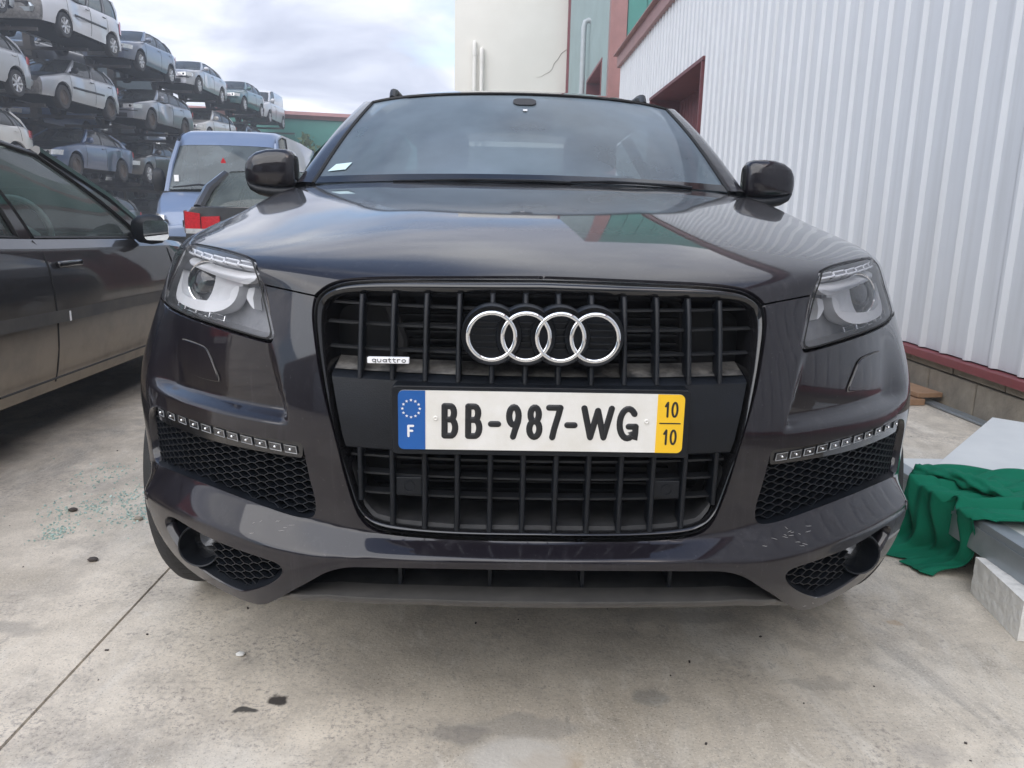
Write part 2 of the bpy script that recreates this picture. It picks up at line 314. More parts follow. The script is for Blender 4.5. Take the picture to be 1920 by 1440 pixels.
# --- white clad building on the right: wall plane X=2.75
XW = 2.75
wb = thing('warehouse', 'long white ribbed metal warehouse with red base flashing beside the dark car', 'building', (XW+.4, 5, 0))
def wobj(name, m, mat, **k):
    o = obj(name, m, mat, wb, **k); o.location = (-XW-.4, -5, 0); return o
def rib_sheet(z0, z1, n=4, pitch=.25, depth=.026):
    prof = []
    for i in range(n):
        y = i*pitch
        prof += [(0,y),(0,y+.155),(-.004,y+.160),(-depth+.004,y+.176),(-depth,y+.181),(-depth,y+.200),(-depth+.004,y+.205),(-.004,y+.219),(0,y+.224)]
    prof.append((0, n*pitch+.012))
    m = MB(); m.grid([[(x,y,z1) for x,y in prof],[(x,y,z0) for x,y in prof]]); 
    return m
me_full = me_top = None
DY0, DY1, DZ = 9.95, 13.75, 3.27
ZT = 4.62
k = 0
for j in range(-9, 18):
    y0 = j*1.0-.05
    top = (y0+1 > DY0+.05 and y0 < DY1-.05)
    if not top:
        if me_full is None: o = obj('cladding_sheet', rib_sheet(.315, ZT), MT['clad'], wb, ang=12); me_full = o.data
        else: o = bpy.data.objects.new('cladding_sheet', me_full); COL.objects.link(o); o.parent = wb
    else:
        if me_top is None: o = obj('cladding_sheet', rib_sheet(DZ+.05, ZT), MT['clad'], wb, ang=12); me_top = o.data
        else: o = bpy.data.objects.new('cladding_sheet', me_top); COL.objects.link(o); o.parent = wb
    o.location = (-.4-(.002 if j % 2 else 0), y0-5, 0)
m = MB(); m.box((XW+.06, 4.5, .305), (.02, 27, .07)); m.box((XW-.0, 4.5, .30), (.13, 27, .012)); m.box((XW-.068, 4.5, .282), (.006, 27, .046)); wobj('base_flashing', m, MT['red'], smooth=False)
m = MB(); m.box((XW-.02, 4.5, ZT+.13), (.14, 27.2, .26)); m.box((XW-.06, 4.5, ZT+.275), (.24, 27.3, .03)); wobj('fascia', m, MT['redbrown'], smooth=False, bevel=.008)
m = MB(); m.box((XW+.35, 4.5, .14), (.55, 27, .28)); wobj('plinth_core', m, MT['mortar'], smooth=False)
bm_ = None; bm2 = None
for course, (z0, z1, off) in enumerate(((.0, .195, 0), (.205, .272, .25))):
    for i in range(-18, 36):
        y0 = i*.5+off
        if y0 > 17.6 or (DY0-.3 < y0 < DY1): continue
        key = bm_ if course == 0 else bm2
        if key is None:
            mm = MB(); mm.box((0, .245, (z1-z0)/2), (.10, .488, z1-z0)); o = obj('concrete_block', mm, MT['block'], wb, smooth=False, bevel=.006)
            if course == 0: bm_ = o
            else: bm2 = o
        else:
            o = key.copy(); COL.objects.link(o)
        o.location = (-.4+.035+random.uniform(-.004,.004), y0-5, z0)
# doorway: red frame, reveal and ribbed red door set back
m = MB(); m.box((XW+.25,(DY0+DY1)/2,DZ+.03),(.62,DY1-DY0+.1,.05)); m.box((XW+.25,DY0+.02,DZ/2),(.62,.05,DZ)); m.box((XW+.25,DY1-.02,DZ/2),(.62,.05,DZ)); wobj('door_frame', m, MT['doorred'], smooth=False)
m = rib_sheet(.05, DZ, 15); m.v = [(x+XW+.52, y+DY0+.02, z) for x,y,z in m.v]; wobj('door', m, MT['doorred'], ang=50)
m = MB(); m.box((XW+5.3, 4.5, 2.3), (9.4, 26.8, 4.6)); wobj('building_core', m, MT['clad'], smooth=False)
m = MB(); m.add([(XW-.15,-9.1,ZT+.29),(XW-.15,18.1,ZT+.29),(XW+10,18.1,ZT+.9),(XW+10,-9.1,ZT+.9)],[(0,3,2,1)]); wobj('roof', m, MT['galv'], smooth=False)

# --- grey-green building beyond, side wall in the same line
XG = 2.75; GY0, GY1 = 20.1, 32.9
gb = thing('metal_hall', 'tall grey green ribbed metal hall behind the white warehouse', 'building', (XG+3, 26, 0))
def gobj(name, m, mat, **k):
    o = obj(name, m, mat, gb, **k); o.location = (-XG-3, -26, 0); return o
def ribs_y(x, y0, y1, z0, z1, pitch=.2, d=.03):
    m = MB(); prof = []; y = y0
    while y < y1-.01:
        prof += [(x,y),(x,y+.1),(x-d,y+.125),(x-d,y+.175)]; y += pitch
    prof.append((x, y1)); m.grid([[(a,b,z1) for a,b in prof],[(a,b,z0) for a,b in prof]]); return m
gobj('side_cladding', ribs_y(XG, GY0+.2, 21.5, 0, 13), MT['teal'], ang=20)
gobj('side_cladding', ribs_y(XG, 25.3, GY1, 0, 13), MT['teal'], ang=20)
gobj('side_cladding', ribs_y(XG, 21.5, 25.3, 5.5, 13), MT['teal'], ang=20)
m = MB(); m.box((XG+.25,23.4,5.46),(.6,3.9,.08)); m.box((XG+.25,21.52,2.7),(.6,.08,5.4)); m.box((XG+.25,25.28,2.7),(.6,.08,5.4)); gobj('door_frame', m, MT['red'], smooth=False)
m = MB(); m.box((XG+.6,23.4,2.7),(.06,3.8,5.4)); gobj('door', m, MT['doorred'], smooth=False)
m = MB(); m.box((XG+.02,GY0+.1,6.5),(.10,.30,13)); m.box((XG+.2,GY0-.01,6.5),(.40,.06,13)); gobj('corner_trim', m, MT['redbrown'], smooth=False)
m = MB(); m.box((XG-.06,GY1-.12,6.5),(.14,.2,13)); gobj('corner_trim', m, MT['red'], smooth=False)
for i in range(14):
    m = MB(); x = XG+.42+i*.5; m.box((x+.24, GY0+.03, 6.5), (.47,.05,13)); m.box((x+.488, GY0+.06, 6.5), (.03,.05,13)); gobj('front_panel', m, MT['green'], smooth=False)
m = MB(); m.box((XG+4.2,26.5,6.45),(7,12.6,12.9)); gobj('building_core', m, MT['green'], smooth=False)
dp = MB(); dp.tube([(XG+.1,24.9,7.2),(XG-.1,24.9,7.25),(XG-.2,24.9,7.2),(XG-.235,24.9,7.05),(XG-.235,24.9,6),(XG-.235,24.9,0.1)], .085, 14)
tag(obj('drain_pipe', dp, MT['gpipe']), 'grey vent pipe bent into the grey green ribbed wall', 'pipe')
# --- cream rendered building closing the yard
CY = 33.0
cb = thing('rendered_building', 'tall cream rendered building with a diagonal crack and plain wall', 'building', (.3, CY+2, 0))
m = MB(); m.box((.36, CY+4, 6.5), (4.83, 8, 13)); o = obj('wall', m, MT['cream'], cb, smooth=False); o.location = (-.3,-CY-2,0)
pts = [(2.72,8.05),(2.55,7.95),(2.38,7.82),(2.3,7.62),(2.12,7.42),(2.05,7.2),(1.9,7.08),(1.72,7.0),(1.62,6.9),(1.4,6.86)]
m = MB(); m.tube([(x+random.uniform(-.03,.03), CY-.004, z) for x,z in pts], [.018,.014,.018,.012,.016,.01,.010,.009,.007,.004], 5); o = obj('crack', m, MT['mortar'], cb); o.location = (-.3,-CY-2,0)
for x, zt, lab in ((-1.22, 8.15, 'taller white pipe on the cream wall next to a shorter one'), (-.92, 7.9, 'shorter white pipe on the cream wall next to a taller one')):
    m = MB(); m.tube([(x,CY+.1,zt-.03),(x,CY-.1,zt),(x,CY-.17,zt-.06),(x,CY-.19,zt-.2),(x,CY-.19,.1)], .09, 12); m.tube([(x,CY-.19,zt-.32),(x,CY-.19,zt-.52)], .105, 12)
    tag(obj('vent_pipe', m, MT['pipe']), lab, 'pipe')
# --- far green hall on the left with a hedge in front
fb = thing('far_hall', 'distant green metal hall with a red brown roof edge', 'building', (-11, 48, 0))
m = MB(); m.add([(-26,46.0,0),(-3,43.5,0),(-3,50,0),(-26,52,0),(-26,46.0,7.0),(-3,43.5,6.05),(-3,50,6.05),(-26,52,7.0)], [(0,1,5,4),(1,2,6,5),(4,5,6,7),(3,0,4,7)]); o = obj('wall', m, MT['green'], fb, smooth=False); o.location = (11,-48,0)
m = MB(); m.tube([(-26,45.9,7.05),(-3,43.4,6.1)], .2, 4); o = obj('roof_edge', m, MT['redbrown'], fb, smooth=False); o.location = (11,-48,0)
def foliage(name, n, fn, size, mat, parent=None):
    V = []; F = []
    P = fn(n); A = rng.uniform(0, 2*np.pi, n); B = rng.uniform(-1.2, 1.2, n); S = rng.uniform(.6, 1.4, n)*size
    for i in range(n):
        p = Vector(P[i]); d = Vector((math.cos(A[i])*math.cos(B[i]), math.sin(A[i])*math.cos(B[i]), math.sin(B[i]))); w = d.cross(Vector((rng.normal(), rng.normal(), rng.normal()))).normalized()
        b = len(V); V += [p-d*S[i], p+w*S[i]*.5, p+d*S[i], p-w*S[i]*.5]; F.append((b,b+1,b+2,b+3))
    m = MB(); m.add(V, F); return obj(name, m, mat, parent, smooth=False)
def hedge_pts(n):
    x = rng.uniform(-18, -4, n); h = 4.0+.9*np.sin(x*1.7)+.5*np.sin(x*4.1+1); y = 42+rng.normal(0, .7, n); z = h*rng.uniform(0, 1, n)**.6
    return np.stack([x, y, z], 1)
hd = foliage('hedge', 9000, hedge_pts, .16, MT['leaf'])
tag(hd, 'overgrown green hedge in front of the distant green hall', 'hedge', kind='stuff')

# made-up dark shed behind the viewer, added to darken reflections in paint and lamps
sh = thing('added_shed', 'long dark green shed added unseen behind the viewer to darken the paint reflections', 'building', (-4, -16, 0))
m = MB(); m.box((0, 0, 2.7), (44, 6, 5.4)); obj('wall', m, MT['shed'], sh, smooth=False)
m = MB(); m.add([(-22.3,-3.3,5.35),(22.3,-3.3,5.35),(22.3,0,6.6),(-22.3,0,6.6),(22.3,3.3,5.35),(-22.3,3.3,5.35)], [(0,1,2,3),(3,2,4,5)]); obj('roof', m, MT['redbrown'], sh, smooth=False)
for x in (-9, -1, 7): m = MB(); m.box((x, 3.02, 2.0), (4.4,.06,4.0)); obj('roller_door', m, MT['galv'], sh, smooth=False)
# ================================================================== dark SUV: nose surface
# --- nose surface: interpolating C2 tensor spline through a symmetric control net
Zr=[.30,.42,.56,.70,.84,.94]
REF=[(0,0),(.15,.005),(.30,.021),(.44,.055),(.57,.115),(.70,.205),(.82,.320),(.92,.455),(.985,.60),(1.01,.77),(1.015,.96),(1.015,1.2),(1.01,1.5)]
dY=[.022,-.005,0,0,.025,.055]
SX=[.990,1.005,1.012,1.012,.972,.938]
NET=[]
for k in range(6):
    NET.append([(x*(1+(SX[k]-1)*min(1,max(0,(x-.4)/.45))),y+dY[k],Zr[k]+(.0 if k<4 else .03*min(1,x)**2*(k-3)/2)) for x,y in REF])
NET.append([(0,.120,.993),(.15,.122,.993),(.30,.135,.995),(.43,.155,.999),(.56,.20,1.006),(.675,.29,1.014),(.775,.42,1.022),(.84,.55,1.028),(.885,.69,1.034),(.91,.84,1.042),(.92,1.0,1.05),(.925,1.22,1.06),(.925,1.5,1.07)])
NET.append([(0,.30,1.050),(.145,.302,1.050),(.29,.31,1.050),(.42,.335,1.052),(.54,.39,1.055),(.64,.48,1.060),(.73,.60,1.067),(.79,.73,1.075),(.835,.86,1.084),(.862,1.0,1.093),(.877,1.13,1.1),(.885,1.31,1.108),(.89,1.52,1.115)])
NET.append([(0,.62,1.110),(.143,.622,1.110),(.285,.63,1.110),(.41,.65,1.110),(.52,.69,1.110),(.615,.76,1.112),(.69,.85,1.115),(.762,.96,1.12),(.812,1.06,1.126),(.845,1.17,1.132),(.862,1.27,1.138),(.87,1.4,1.144),(.865,1.54,1.15)])
NET.append([(0,1.02,1.168),(.142,1.022,1.168),(.28,1.03,1.168),(.40,1.045,1.167),(.51,1.075,1.166),(.60,1.12,1.165),(.675,1.18,1.165),(.74,1.25,1.167),(.79,1.32,1.17),(.82,1.39,1.174),(.838,1.45,1.176),(.85,1.51,1.178),(.86,1.57,1.18)])
NET.append([(0,1.42,1.218),(.14,1.423,1.218),(.275,1.43,1.217),(.39,1.44,1.215),(.50,1.455,1.212),(.585,1.475,1.209),(.66,1.50,1.206),(.715,1.525,1.203),(.755,1.55,1.2),(.78,1.565,1.198),(.80,1.58,1.196),(.815,1.595,1.195),(.825,1.61,1.194)])
NET.insert(0,[(x*(1+(.968-1)*min(1,max(0,(x-.4)/.45))),y+.055,.20) for x,y in REF])
NET=np.array(NET)                                  # rows t, cols s>=0
full=np.concatenate([NET[:,:0:-1]*[-1,1,1],NET],1)  # s=-12..12
def spline_mat(n):
    A=np.zeros((n,n));B=np.zeros((n,n));A[0,0]=A[-1,-1]=1
    for i in range(1,n-1):
        A[i,i-1:i+2]=[1,4,1];B[i,i-1:i+2]=[6,-12,6]
    return np.linalg.solve(A,B)     # second derivatives
NT,NS=full.shape[:2];MTT=spline_mat(NT);MSS=spline_mat(NS)
def basis(x,n,M):
    x=np.clip(x,0,n-1-1e-9);i=x.astype(int);b=x-i;a=1-b
    W=np.zeros((len(x),n));r=np.arange(len(x))
    W[r,i]+=a;W[r,i+1]+=b
    W+=((a**3-a)/6)[:,None]*M[i]+((b**3-b)/6)[:,None]*M[i+1]
    return W
def base(s,t):
    s=np.atleast_1d(np.asarray(s,float));t=np.atleast_1d(np.asarray(t,float))
    bs=basis(s+12,NS,MSS);bt=basis(t+1,NT,MTT)
    return np.einsum('kt,ks,tsc->kc',bt,bs,full)
def bnormal(f,s,t,e=2e-3):
    a=f(s+e,t)-f(s-e,t);b=f(s,t+e)-f(s,t-e)
    n=np.cross(a,b);return n/np.maximum(1e-12,np.linalg.norm(n,axis=1))[:,None]
def tab(xs, ys):
    g = np.linspace(-13, 13, 2601); v = np.interp(np.abs(g), xs, ys); k = np.hanning(61); k /= k.sum()
    w = np.convolve(np.pad(v, 30, 'edge'), k, 'valid'); return lambda a: np.interp(a, g, w)
B2 = tab([0,2,2.5,3,3.3,4.2,5,6,6.6,7.5], [1.56,1.565,1.60,1.67,1.69,1.77,1.81,1.76,1.62,1.55])
C2 = tab([0,1.2,2,2.9,3.4,4.4,5.4,6.05,6.8,7.5], [1.40,1.387,1.366,1.285,1.29,1.353,1.354,1.324,1.30,1.3])
def disp(s, t):
    a = np.abs(s)
    pin = 3.30+(t-3.1)*.30
    r = sm((a-pin)/.24)*(1-sm((a-5.9)/.9))
    d = -r*.030*np.clip((4.2-t)/1.0, 0, 1)*sm((t-2.97)/.20)
    b, c = B2(a), C2(a); q = (b-t)/(b-c); e2 = .006
    f = .5*(np.sqrt(q*q+e2)+1-np.sqrt((q-1)**2+e2))
    d = d+.042*f*(1-sm((a-6.2)/.9))
    d = d+.006*sm((t-6.3)/1.5)*(1-sm((a-1.9)/1.6))*(1-sm((t-9)/1))
    # soft crease lines on the bonnet running back from the grille corners
    return d
def SUR(s, t):
    s = np.atleast_1d(np.asarray(s, float)); t = np.atleast_1d(np.asarray(t, float))
    return base(s, t)+bnormal(base, s, t)*disp(s, t)[:, None]
def NRM(s, t): return bnormal(SUR, np.atleast_1d(np.asarray(s, float)), np.atleast_1d(np.asarray(t, float)), 4e-3)
def SP(s, t, off=0):
    p = SUR(s, t)[0]
    if off: p = p+NRM(s, t)[0]*off
    return Vector(p)
def chaikin(P, n=2, closed=False):
    P = [np.array(p, float) for p in P]
    for _ in range(n):
        Q = [] if closed else [P[0]]
        rngk = range(len(P)) if closed else range(len(P)-1)
        for i in rngk:
            a, b = P[i], P[(i+1) % len(P)]; Q += [a*.75+b*.25, a*.25+b*.75]
        if not closed: Q.append(P[-1])
        P = Q
    return P
def resample(P, step, closed=False):
    P = np.array(P, float)
    if closed: P = np.vstack([P, P[:1]])
    d = np.r_[0, np.cumsum(np.linalg.norm(np.diff(P, axis=0), axis=1))]
    n = max(2, int(round(d[-1]/step))+1); u = np.linspace(0, d[-1], n)
    Q = np.stack([np.interp(u, d, P[:, k]) for k in range(P.shape[1])], 1)
    return Q[:-1] if closed else Q
def inside(P, loops):
    c = np.zeros(len(P), bool)
    for L in loops:
        x, y = P[:, 0][:, None], P[:, 1][:, None]; a = L; b = np.roll(L, -1, 0)
        cond = ((a[:, 1] > y) != (b[:, 1] > y)); xi = (b[:, 0]-a[:, 0])*(y-a[:, 1])/np.where(b[:, 1] == a[:, 1], 1e-12, b[:, 1]-a[:, 1])+a[:, 0]
        c ^= ((cond & (x < xi)).sum(1) % 2).astype(bool)
    return c
def panel_mesh(name, loops, ds, dt, rim=.014, off=0., sign=0, off_fn=None):
    """thin sheet cut from the nose surface; loops in (s,t), first outer then holes; sign 0 = both halves in one mesh, +1/-1 one side"""
    loops = [np.array(l, float) for l in loops]
    B = np.vstack(loops); lo, hi = B.min(0), B.max(0)
    gx, gy = np.meshgrid(np.arange(lo[0], hi[0], ds), np.arange(lo[1], hi[1], dt)); G = np.stack([gx.ravel(), gy.ravel()], 1)
    G = G[inside(G, loops)]
    keep = np.ones(len(G), bool); sc = np.array([1/ds, 1/dt])
    for i in range(0, len(G), 500):
        dd = (((G[i:i+500, None]-B[None])*sc)**2).sum(2).min(1); keep[i:i+500] = dd > .30
    P = np.vstack([B, G[keep]]); edges = []; b = 0
    for l in loops:
        n = len(l); edges += [(b+i, b+(i+1) % n) for i in range(n)]; b += n
    res = delaunay_2d_cdt([Vector((p[0]*dt/ds, p[1])) for p in P], edges, [], 0, 1e-7)
    V2 = np.array([(v.x*ds/dt, v.y) for v in res[0]]); T = [tuple(f) for f in res[2]]
    cen = np.array([V2[list(f)].mean(0) for f in T]); ok = inside(cen, loops); T = [f for f, k in zip(T, ok) if k]
    X = SUR(V2[:, 0], V2[:, 1]); Nn = NRM(V2[:, 0], V2[:, 1])
    o_ = off if off_fn is None else off_fn(V2[:, 0], V2[:, 1])[:, None]
    X = X+Nn*o_
    # boundary rims
    RX = SUR(B[:, 0], B[:, 1]); RN = NRM(B[:, 0], B[:, 1]); RX = RX+RN*(off if off_fn is None else off_fn(B[:, 0], B[:, 1])[:, None])
    V = [X]; NN = [Nn]; Fs = list(T); base_i = len(X); b = 0
    for li, l in enumerate(loops):
        n = len(l); x = RX[b:b+n]; nn = RN[b:b+n]; tg = np.roll(x, -1, 0)-np.roll(x, 1, 0); tg /= np.maximum(1e-9, np.linalg.norm(tg, axis=1))[:, None]
        area = .5*np.sum(l[:, 0]*np.roll(l[:, 1], -1)-np.roll(l[:, 0], -1)*l[:, 1]); sg = (1 if area > 0 else -1)*(1 if li == 0 else -1)
        side = np.cross(tg, nn)*sg
        V += [x, x-nn*rim]; n0 = .6*nn+.8*side; n0 /= np.linalg.norm(n0, axis=1)[:, None]; NN += [n0, side]
        for i in range(n):
            j = (i+1) % n
            if sign == 0 and abs(l[i, 0]) < 1e-4 and abs(l[j, 0]) < 1e-4: continue
            q = (base_i+i, base_i+n+i, base_i+n+j, base_i+j); Fs.append(q if sg > 0 else q[::-1])
        base_i += 2*n; b += n
    V = np.vstack(V); NN = np.vstack(NN); MX = np.array([-1., 1, 1])
    if sign == 0:
        m = len(V); V = np.vstack([V, V*MX]); NN = np.vstack([NN, NN*MX]); Fs = Fs+[tuple(m+i for i in f[::-1]) for f in Fs]
    elif sign < 0:
        V = V*MX; NN = NN*MX; Fs = [f[::-1] for f in Fs]
    me = bpy.data.meshes.new(name); me.from_pydata(V.tolist(), [], Fs); me.update()
    me.polygons.foreach_set('use_smooth', [True]*len(me.polygons)); me.normals_split_custom_set_from_vertices(NN.tolist())
    return me
suv = thing('sport_utility_vehicle', 'black sport utility vehicle facing the viewer with a yellow and blue ended plate', 'car', (0,0,0))
def sobj(name, m, mat, parent=None, **k): return obj(name, m, mat, parent or suv, **k)
def spanel(name, loops, ds, dt, mat, parent=None, **k): return link(name, panel_mesh(name, loops, ds, dt, **k), mat, parent or suv)

# ---- outlines on the nose surface (s across, t up)
HL_TOP = [(6.297,5.962),(5.997,6.066),(5.018,6.145),(4.374,6.078),(4.097,5.939)]
HL_IN = [(4.097,5.939),(4.016,5.668),(3.903,4.884),(3.756,4.483),(3.639,4.176)]
HL_BOT = [(3.639,4.176),(3.656,4.09),(3.812,4.082),(4.381,4.137),(5.05,4.185),(5.813,4.206),(6.453,4.224),(6.861,4.26)]
HL_OUT = [(6.861,4.26),(6.971,4.375),(6.936,4.672),(6.753,5.182),(6.414,5.702),(6.297,5.962)]
HOODARC = [(2.967,5.02),(2.877,5.205),(2.747,5.432),(2.536,5.618),(2.029,5.771),(1.314,5.866),(.6,5.93),(0,5.953)]
FR_OUT = [(2.967,4.975),(2.99,4.735),(2.989,4.521),(2.945,4.203),(2.867,3.777),(2.776,3.424),(2.612,2.916),(2.476,2.262),(2.353,1.872),(2.268,1.728),(2.14,1.62),(1.911,1.571),(1.266,1.558),(0,1.563)]
FR_IN = [(0,5.387),(.614,5.353),(1.821,5.254),(2.378,5.154),(2.612,5.047),(2.74,4.91),(2.786,4.752),(2.802,4.612),(2.793,4.322),(2.742,3.914),(2.707,3.731),(2.629,3.343),(2.533,2.859),(2.478,2.711),(2.302,2.044),(2.228,1.894),(2.096,1.789),(1.801,1.735),(1.092,1.708),(0,1.722)]
INTAKE = [(6.612,2.58),(6.339,2.703),(6.105,2.734),(5.804,2.755),(4.951,2.783),(4.259,2.766),(3.671,2.761),(3.154,2.774),(3.095,2.74),(3.065,2.584),(3.008,2.247),(2.934,1.983),(2.926,1.807),(2.964,1.713),(3.051,1.679),(3.278,1.678),(3.677,1.721),(4.247,1.774),(5.06,1.807),(5.936,1.755),(6.565,1.63),(6.777,1.785),(6.768,2.343)]
FOG = [(5.444,1.245),(4.921,1.2),(4.474,1.16),(4.013,1.138),(3.459,1.11),(3.313,1.075),(3.27,.994),(3.356,.871),(3.554,.707),(3.947,.464),(4.103,.403),(4.55,.445),(4.928,.54),(5.304,.68),(5.55,.9),(5.66,1.083)]
LOWTOP = [(3.12,.75),(2.867,.93),(2.658,1.084),(2.406,1.184),(2.184,1.218),(1.228,1.271),(0,1.289)]
BOTTOM = [(6.15,1.05),(5.95,.76),(5.58,.50),(5.18,.35),(4.54,.26),(3.99,.215),(3.70,.27),(3.45,.475),(3.12,.75)]
ARCH_F = [(8.3,3.2),(7.95,2.85),(7.7,2.4),(7.48,1.9),(7.15,1.48),(6.65,1.22),(6.15,1.05)]
ARCH_T = [(11.45,.2),(11.55,1.4),(11.35,2.4),(11.0,3.2),(10.45,3.65),(9.75,3.85),(9.0,3.65),(8.3,3.2)]
def cat(*ls):
    out = []
    for l in ls:
        for p in l:
            if not out or np.linalg.norm(np.array(p)-out[-1]) > 1e-5: out.append(np.array(p, float))
    return out
ck = lambda l, step=.05, n=2: list(resample(chaikin(l, n), step))
G = .030    # half panel gap in parameter units (about 4 mm)
def ccw(l):
    l = np.array(l); a = .5*np.sum(l[:, 0]*np.roll(l[:, 1], -1)-np.roll(l[:, 0], -1)*l[:, 1]); return l if a > 0 else l[::-1]
def shift(l, dx, dy): return [(a+dx, b+dy) for a, b in l]
GAP_T = [(2.967,4.975),(3.415,5.055),(3.90,5.11)]
# bumper: centre bottom of frame -> up the frame -> bonnet gap -> lamp inner edge -> lamp bottom -> arch -> bottom -> lower intake
b_out = cat(ck(FR_OUT)[::-1], ck(GAP_T), ck(shift(HL_IN[2:], -G, 0)), ck(shift(HL_BOT, 0, -G*1.6)), [(7.35,4.24),(8.25,3.24)], ck(ARCH_F), ck(BOTTOM), ck(LOWTOP))
b_out = [p for p in b_out]; b_out[0] = np.array([0, 1.563]); b_out[-1] = np.array([0, 1.289])
INT_H = ck(INTAKE+INTAKE[:1], .05, 1)[:-1]; INT_H = resample(chaikin(INTAKE, 2, True), .05, True)
FOG_H = resample(chaikin(FOG, 2, True), .05, True)
bumper = spanel('bumper', [ccw(b_out), INT_H, FOG_H], .042, .036, MT['suv'], rim=.022)
# bonnet
SHUT = [(6.36,6.00),(6.7,6.13),(7.3,6.28),(8,6.42),(9,6.60),(10,6.78),(11,6.92),(11.98,7.02)]
GAP_H = [(2.967,5.02),(3.415,5.10),(3.885,5.165)]
h_out = cat(ck(HOODARC)[::-1], ck(GAP_H), ck(shift(HL_IN[::-1][1:], -G, 0)), ck(shift(HL_TOP[::-1], 0, G*1.3)), ck(SHUT), [(11.98, v) for v in np.linspace(7.1, 9.98, 40)], [(v, 9.98) for v in np.linspace(11.9, 0, 90)])
h_out[0] = np.array([0, 5.953]); h_out[-1] = np.array([0, 9.98])
hood = spanel('hood', [ccw(h_out)], .10, .06, MT['suv'], rim=.016)
# lamps and wings, one per side
f_out = cat(ck(shift(SHUT, .02, -G*1.4)), [(11.98, v) for v in np.linspace(6.9, .25, 60)], ck(ARCH_T), [(8.27,3.27),(7.38,4.27)], ck(shift(HL_OUT, G, 0)))
hl = cat(ck(HL_TOP), ck(HL_IN), ck(HL_BOT), ck(HL_OUT)); hl = ccw(np.array(hl[:-1] if np.linalg.norm(hl[0]-hl[-1]) < 1e-4 else hl))
def hl_scale(k, d=0):
    c = np.array([5.2, 5.05]); return c+(hl-c)*k
def patch(poly, off0, thick, step=.08, sgn=1, tilt=0.):
    """solid piece following the nose surface at depth off0, thickness towards the inside"""
    poly = ccw(np.array(poly, float)); poly = resample(poly, step, True); n = len(poly)
    B = SUR(poly[:, 0], poly[:, 1]); Nn = NRM(poly[:, 0], poly[:, 1]); tm = poly[:, 1].mean(); F0 = B+Nn*(off0-tilt*(poly[:, 1]-tm))[:, None]; F1 = F0-Nn*thick
    res = delaunay_2d_cdt([Vector(p) for p in poly], [(i, (i+1) % n) for i in range(n)], [], 1, 1e-7)
    T = [tuple(f) for f in res[2]]; V2 = np.array([tuple(v) for v in res[0]]); A = SUR(V2[:, 0], V2[:, 1]); A = A+NRM(V2[:, 0], V2[:, 1])*(off0-tilt*(V2[:, 1]-tm))[:, None]
    m = MB(); k = np.array([sgn, 1, 1])
    fl = (lambda f: f) if sgn > 0 else (lambda f: f[::-1])
    m.add(A*k, [fl(f) for f in T]); m.add(np.vstack([F0, F1])*k, [fl((i, n+i, n+(i+1) % n, (i+1) % n)) for i in range(n)])
    return m
LEDS = [(6.111,2.66),(5.758,2.685),(5.443,2.692),(5.149,2.69),(4.875,2.685),(4.597,2.68),(4.342,2.674),(4.078,2.668),(3.823,2.661),(3.568,2.654),(3.312,2.648)]
def hex_mesh(loop, w, h, depth, th, off, sgn, inset=0):
    """moulded honeycomb: every cell wall is a thin plate set back from the opening"""
    m = MB(); L = np.array(loop); lo, hi = L.min(0), L.max(0); seen = set()
    fl_ = .16*w; pc_ = w/2+fl_; cols = int((hi[0]-lo[0])/pc_)+3; rows = int((hi[1]-lo[1])/h)+3
    E_ = []
    for c_ in range(-1, cols):
        for r_ in range(-1, rows):
            cx = lo[0]+c_*pc_; cy = lo[1]+r_*h+(h/2 if c_ % 2 else 0)
            E_ += [((cx+w/2, cy), (cx+fl_, cy+h/2)), ((cx+fl_, cy+h/2), (cx-fl_, cy+h/2)), ((cx-fl_, cy+h/2), (cx-w/2, cy))]
    pa = np.array([x for x, _ in E_]); pb = np.array([y for _, y in E_]); ok = inside((pa+pb)/2, [L]) & inside(pa*.9+pb*.1, [L]) & inside(pa*.1+pb*.9, [L])
    pa, pb = pa[ok], pb[ok]
    A = SUR(pa[:, 0], pa[:, 1]); Bq = SUR(pb[:, 0], pb[:, 1]); Nn = NRM((pa[:, 0]+pb[:, 0])/2, np.maximum((pa[:, 1]+pb[:, 1])/2, -.9)); k = np.array([sgn, 1, 1])
    for a, b, n in zip(A, Bq, Nn):
        n = n*.35+np.array([.35, -.75, 0])*.65; n /= np.linalg.norm(n)
        e_ = b-a; u = np.cross(e_, n); u /= max(1e-9, np.linalg.norm(u)); u *= th/2; e_ = e_*.04
        f0 = n*off; f1 = n*(off-depth)
        P = [a-e_-u*.5+f0, b+e_-u*.5+f0, b+e_+u*.5+f0, a-e_+u*.5+f0, a-e_-u+f1, b+e_-u+f1, b+e_+u+f1, a-e_+u+f1]
        m.add(np.array(P)*k, [(0,1,2,3),(1,0,4,5),(3,2,6,7),(0,3,7,4),(2,1,5,6)])
    return m
side_lab = {1: 'nearer the white warehouse wall', -1: 'nearer the parked grey car'}
